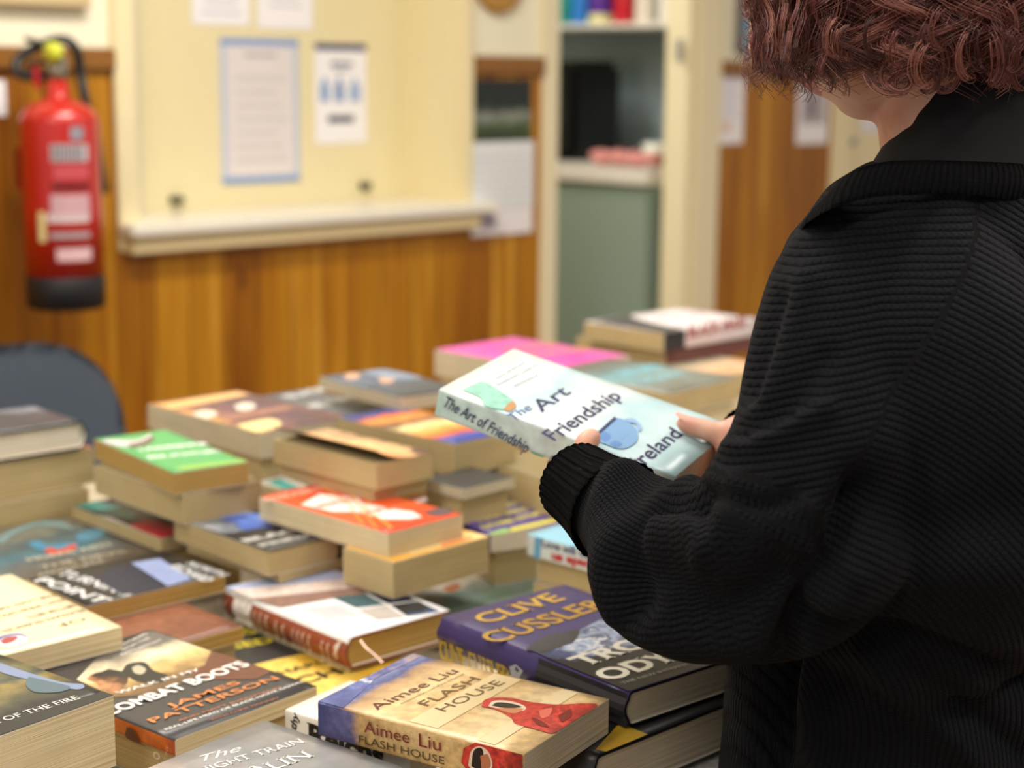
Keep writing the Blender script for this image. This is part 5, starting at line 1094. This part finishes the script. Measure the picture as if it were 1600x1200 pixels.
# ---- the held book
Mx = Matrix(((bx.x, by.x, bn.x, 0), (bx.y, by.y, bn.y, 0), (bx.z, by.z, bn.z, 0), (0, 0, 0, 1)))
org = bC-bn*BT; Mx.translation = org
pale = art('pale', [(0, '#A6CCD4'), (.2, '#C6E0E6'), (.35, '#B2D4DE'), (.5, '#DCE8E8'), (.7, '#BCDAE2'), (.85, '#E0EAE6'), (1, '#CEDEDC')], 'y', BH, .35, 14, 5, rough=.3, mottle=.03)
INK = '#2C2A5A'
hb = make_book('pale blue paperback with handwritten-style title and teacup, held open-handed by the person', org, 0, BW, BH, 0, BT, spine='x0', cover=pale,
    sp=art('palesp', [(0, '#B8D0D0'), (.5, '#CADCDC'), (1, '#BCD8D6')], 'y', BH, .4, 20), pages='white', group=None, name='held_paperback_book', matrix=Mx,
    top=[wl('Art', (846, 645), (896, 612), .016, INK, shear=.25, bold=.01), wl('Friendship', (866, 690), (974, 620), .016, INK, shear=.25, bold=.015),
         wl('The', (806, 656), (834, 638), .010, '#4A5A9A', shear=.3), wl('Ireland', (1002, 732), (1072, 676), .0155, INK, shear=.3, bold=.01), wl('in', (985, 728), (998, 720), .006, INK, shear=.3),
         wl('a story of tea and', (770, 597), (822, 567), .0035, '#7A8AB4', shear=.3), wl('kindness, told in', (778, 603), (840, 572), .0035, '#7A8AB4', shear=.3), wl('letters', (805, 605), (842, 587), .0035, '#7A8AB4', shear=.3),
         ('P', [(722, 610), (740, 602), (757, 598), (790, 618), (802, 628), (796, 640), (775, 640), (755, 636), (750, 622)], art('cake', [(0, '#3E9E8C'), (.5, '#6AB8A6'), (1, '#8CC8B6')], 'y', .05, 1, 40), 's'),
         ('P', [(786, 640), (800, 628), (806, 636), (795, 644)], '#B98A5A', 's'),
         ('P', [(922, 688), (958, 656), (980, 660), (994, 672), (996, 688), (982, 700), (965, 702), (945, 695)], '#7AA4D0', 's'), ('P', [(920, 688), (960, 652), (964, 656), (926, 690)], '#2B3A66'),
         ('P', [(935, 684), (945, 676), (955, 684), (946, 692)], '#5F8CC4', 's'), ('P', [(960, 676), (972, 668), (982, 678), (970, 688)], '#7AA2D2', 's'), ('P', [(952, 694), (962, 690), (972, 696), (962, 700)], '#5F8CC4', 's'),
         ('P', [(975, 656), (990, 656), (1002, 668), (998, 676), (993, 664), (980, 661)], '#8FB2DA', 's')],
    left=[wl('The Art of Friendship', (694, 634), (824, 708), .0105, INK, shear=.25, bold=.012), ('P', [(830, 704), (850, 712), (846, 730), (830, 722)], '#4E9A84', 's'), wl('Lucy Moore', (856, 722), (930, 762), .009, INK, shear=.3)])
for kk in ('group',):
    if kk in hb: del hb[kk]

# ---- hair: many curly strands over a dark core
hc = head_pt(0, -.012, .012); hrnd = random.Random(3)
HCx = pt(1425, -120, 1.27)
strands = []; tnt = {}
AX, AY, AZ_ = .112, .112, .128
mainz = HCx.z
def shell(az, h, k):      # h: 1 top .. -1 bottom
    if h > 0: r = math.sqrt(max(0, 1-h*h))
    else: r = 1-.06*h*h
    return Vector((HCx.x+math.sin(az)*AX*r*k, HCx.y+math.cos(az)*AY*r*k, HCx.z+AZ_*h))
bm = bmesh.new()
def coref(u, v):
    h = 1-1.62*v; az = u*2*PI; k = .86
    if abs((az-(faz % (2*PI))+PI) % (2*PI)-PI) < .75 and h < .15: k = .55
    return shell(az, h, k)
a_grid(bm, 48, 24, coref)
core_n = len(bm.verts)
face_az = faz % (2*PI)
for g in range(430):
    az = hrnd.random()*2*PI; da = (az-face_az+PI) % (2*PI)-PI
    k0 = hrnd.uniform(.84, 1.05); amp0 = hrnd.uniform(.006, .012); per = hrnd.uniform(.028, .05); ph0 = hrnd.random()*6.28
    hb_ = -hrnd.uniform(.55, .92); hnd = hrnd.choice((-1, 1))
    if abs(da) < .55: hb_ = -hrnd.uniform(.35, .98)
    az1 = az+hrnd.uniform(-.14, .14)
    out = hrnd.uniform(-.12, .08)
    ns_ = 26; tg = hrnd.random()
    h0 = hrnd.uniform(.15, .95) if g % 5 else hrnd.uniform(.96, 1.0); wid = hrnd.uniform(.003, .009)
    offs = [(hrnd.gauss(0, 1), hrnd.gauss(0, 1), hrnd.gauss(0, .22), hrnd.gauss(0, .05), hrnd.uniform(.8, 1.15)) for _ in range(ns_)]
    frz = [Vector((hrnd.gauss(0, 1), hrnd.gauss(0, 1), hrnd.gauss(0, 1)))*.003 for _ in range(ns_)]
    for s_ in range(ns_):
        o1, o2, jp, jl, ja_ = offs[s_]; pts = []; n_ = 30; ln = 0; last = None
        for i in range(n_):
            t = i/(n_-1); h = h0+(hb_+jl-h0)*t; a_ = az+(az1-az)*t
            p = shell(a_, h, k0+out*t**3)
            if last is not None: ln += (p-last).length
            last = p; q = ph0+(ln/per*2*PI)*hnd+jp; amp = amp0*ja_*(.5+.8*t)
            rad = Vector((math.sin(a_), math.cos(a_), 0)); tan_ = Vector((math.cos(a_), -math.sin(a_), 0))
            sp_ = wid*(.55+.45*math.cos(q*.5)**2)*(1-.35*t)
            pts.append(p+rad*(math.cos(q)*amp*.8+o1*sp_*.6)+tan_*(math.sin(q)*amp*1.3+o2*sp_)+frz[s_]*(t**2 if s_ > 3 else 2.2*t**2))
        strands.append(pts); tnt[len(strands)-1] = tg+hrnd.gauss(0, .12)
# loose ringlets and wisps seen against the wall and neck
for (x, y, Z, dx, dy, curl_, rr_) in ((1215, 20, 1.22, 18, 125, .010, 9), (1255, 70, 1.21, 25, 75, .009, 8), (1225, 40, 1.24, -5, 60, .008, 7), (1195, 0, 1.24, 5, 70, .007, 8), (1290, 60, 1.2, 18, 90, .008, 6), (1240, 60, 1.22, 0, 100, .012, 6)):
    for s_ in range(rr_):
        pts = []; jp = hrnd.gauss(0, .35); jx = hrnd.gauss(0, 5); n_ = 30
        for i in range(n_):
            t = i/(n_-1); q = t*7+jp; pts.append(pt(x+dx*t+jx*(1-.4*t), y-60+(dy+60)*t*(1+hrnd.gauss(0, .002)), Z)+Vector((math.cos(q), math.sin(q)*.6, 0))*curl_*(.4+.8*t))
        strands.append(pts)
for (cx, cy, Z, R0) in ((1400, 128, 1.185, 34), (1412, 140, 1.18, 20), (1380, 120, 1.19, 26), (1450, 110, 1.19, 24), (1500, 105, 1.19, 22)):     # ringlet in front of the neck
    for s_ in range(8):
        pts = []; jr = hrnd.gauss(0, 2.2); n_ = 34; j0 = hrnd.gauss(0, .2)
        for i in range(n_):
            t = i/(n_-1); q = -2.6+j0+t*8.2; r = (R0+jr)*(1.15-.75*t); pts.append(pt(cx+math.cos(q)*r-6*(1-t), cy+math.sin(-q)*r*1.0-20*(1-t), Z+.006*math.sin(q)))
        strands.append(pts)
for g in range(60):     # hooked curls round the lower edge
    cx = hrnd.uniform(1205, 1640); lim = np.interp(cx, [1200, 1240, 1290, 1370, 1420, 1500, 1600], [60, 95, 100, 120, 138, 120, 130]); cy = lim+hrnd.uniform(-75, 8)
    R0 = hrnd.uniform(9, 24); Z = hrnd.uniform(1.15, 1.2) if cx > 1290 else hrnd.uniform(1.2, 1.26); hd = hrnd.choice((-1, 1)); tg = hrnd.random(); dr = hrnd.uniform(30, 60)
    for s_ in range(9):
        pts = []; jr = hrnd.gauss(0, 4.0); j0 = hrnd.gauss(0, .3); n_ = 30; jx = hrnd.gauss(0, 3.5)
        for i in range(n_):
            t = i/(n_-1); q = -1.4+j0+t*4.6; r = (R0+jr)*(1.1-.6*t)
            pts.append(pt(cx+jx+hd*math.cos(q)*r, cy+math.sin(q)*r-dr*(1-t)**2, Z+.006*math.sin(q)))
        strands.append(pts); tnt[len(strands)-1] = tg+hrnd.gauss(0, .1)
for g in range(110):     # long waves in front of the face
    x0_ = hrnd.uniform(1174, 1300) if g % 3 else hrnd.uniform(1174, 1222); y1_ = hrnd.uniform(20, 118) if x0_ < 1215 else hrnd.uniform(60, 135); Z = hrnd.uniform(1.19, 1.25); ph = hrnd.random()*6; am = hrnd.uniform(5, 11); tg = hrnd.random()
    for s_ in range(8):
        j0 = hrnd.gauss(0, .2); jx = hrnd.gauss(0, 4); n_ = 30
        strands.append([pt(x0_+12*(i/(n_-1))+jx+am*math.sin(ph+j0+i*.36), y1_-190+190*i/(n_-1), Z+.004*math.cos(ph+i*.36)) for i in range(n_)]); tnt[len(strands)-1] = tg+hrnd.gauss(0, .1)
hm = bpy.data.materials.new('auburn_hair'); hm.use_nodes = True; nt = hm.node_tree; b = nt.nodes['Principled BSDF']; b.inputs['Roughness'].default_value = .38; b.inputs['Specular IOR Level'].default_value = .6
at_ = nt.nodes.new('ShaderNodeAttribute'); at_.attribute_name = 'tint'; rn = nt.nodes.new('ShaderNodeValToRGB'); ramp_set(rn, [(0, '#3A1A18'), (.35, '#5C2E2A'), (.75, '#7E4640'), (1, '#A8705E')]); nt.links.new(at_.outputs['Fac'], rn.inputs[0]); nt.links.new(rn.outputs[0], b.inputs['Base Color'])
tints = [.1]*core_n
for si, pts in enumerate(strands):
    r = hrnd.uniform(.00026, .0004); t0_ = min(1, max(0, tnt.get(si, hrnd.random())))
    a_tube(bm, pts, [r*(1-.55*(i/len(pts))**3) for i in range(len(pts))], 4); tints += [t0_]*(len(pts)*4)
me = bpy.data.meshes.new('hair'); bm.to_mesh(me); bm.free()
for p in me.polygons: p.use_smooth = True
set_attr(me, 'tint', tints); me.materials.append(hm)
HAIR = link(bpy.data.objects.new('hair', me), PERSON); HAIR['label'] = 'chin-length curly auburn hair'
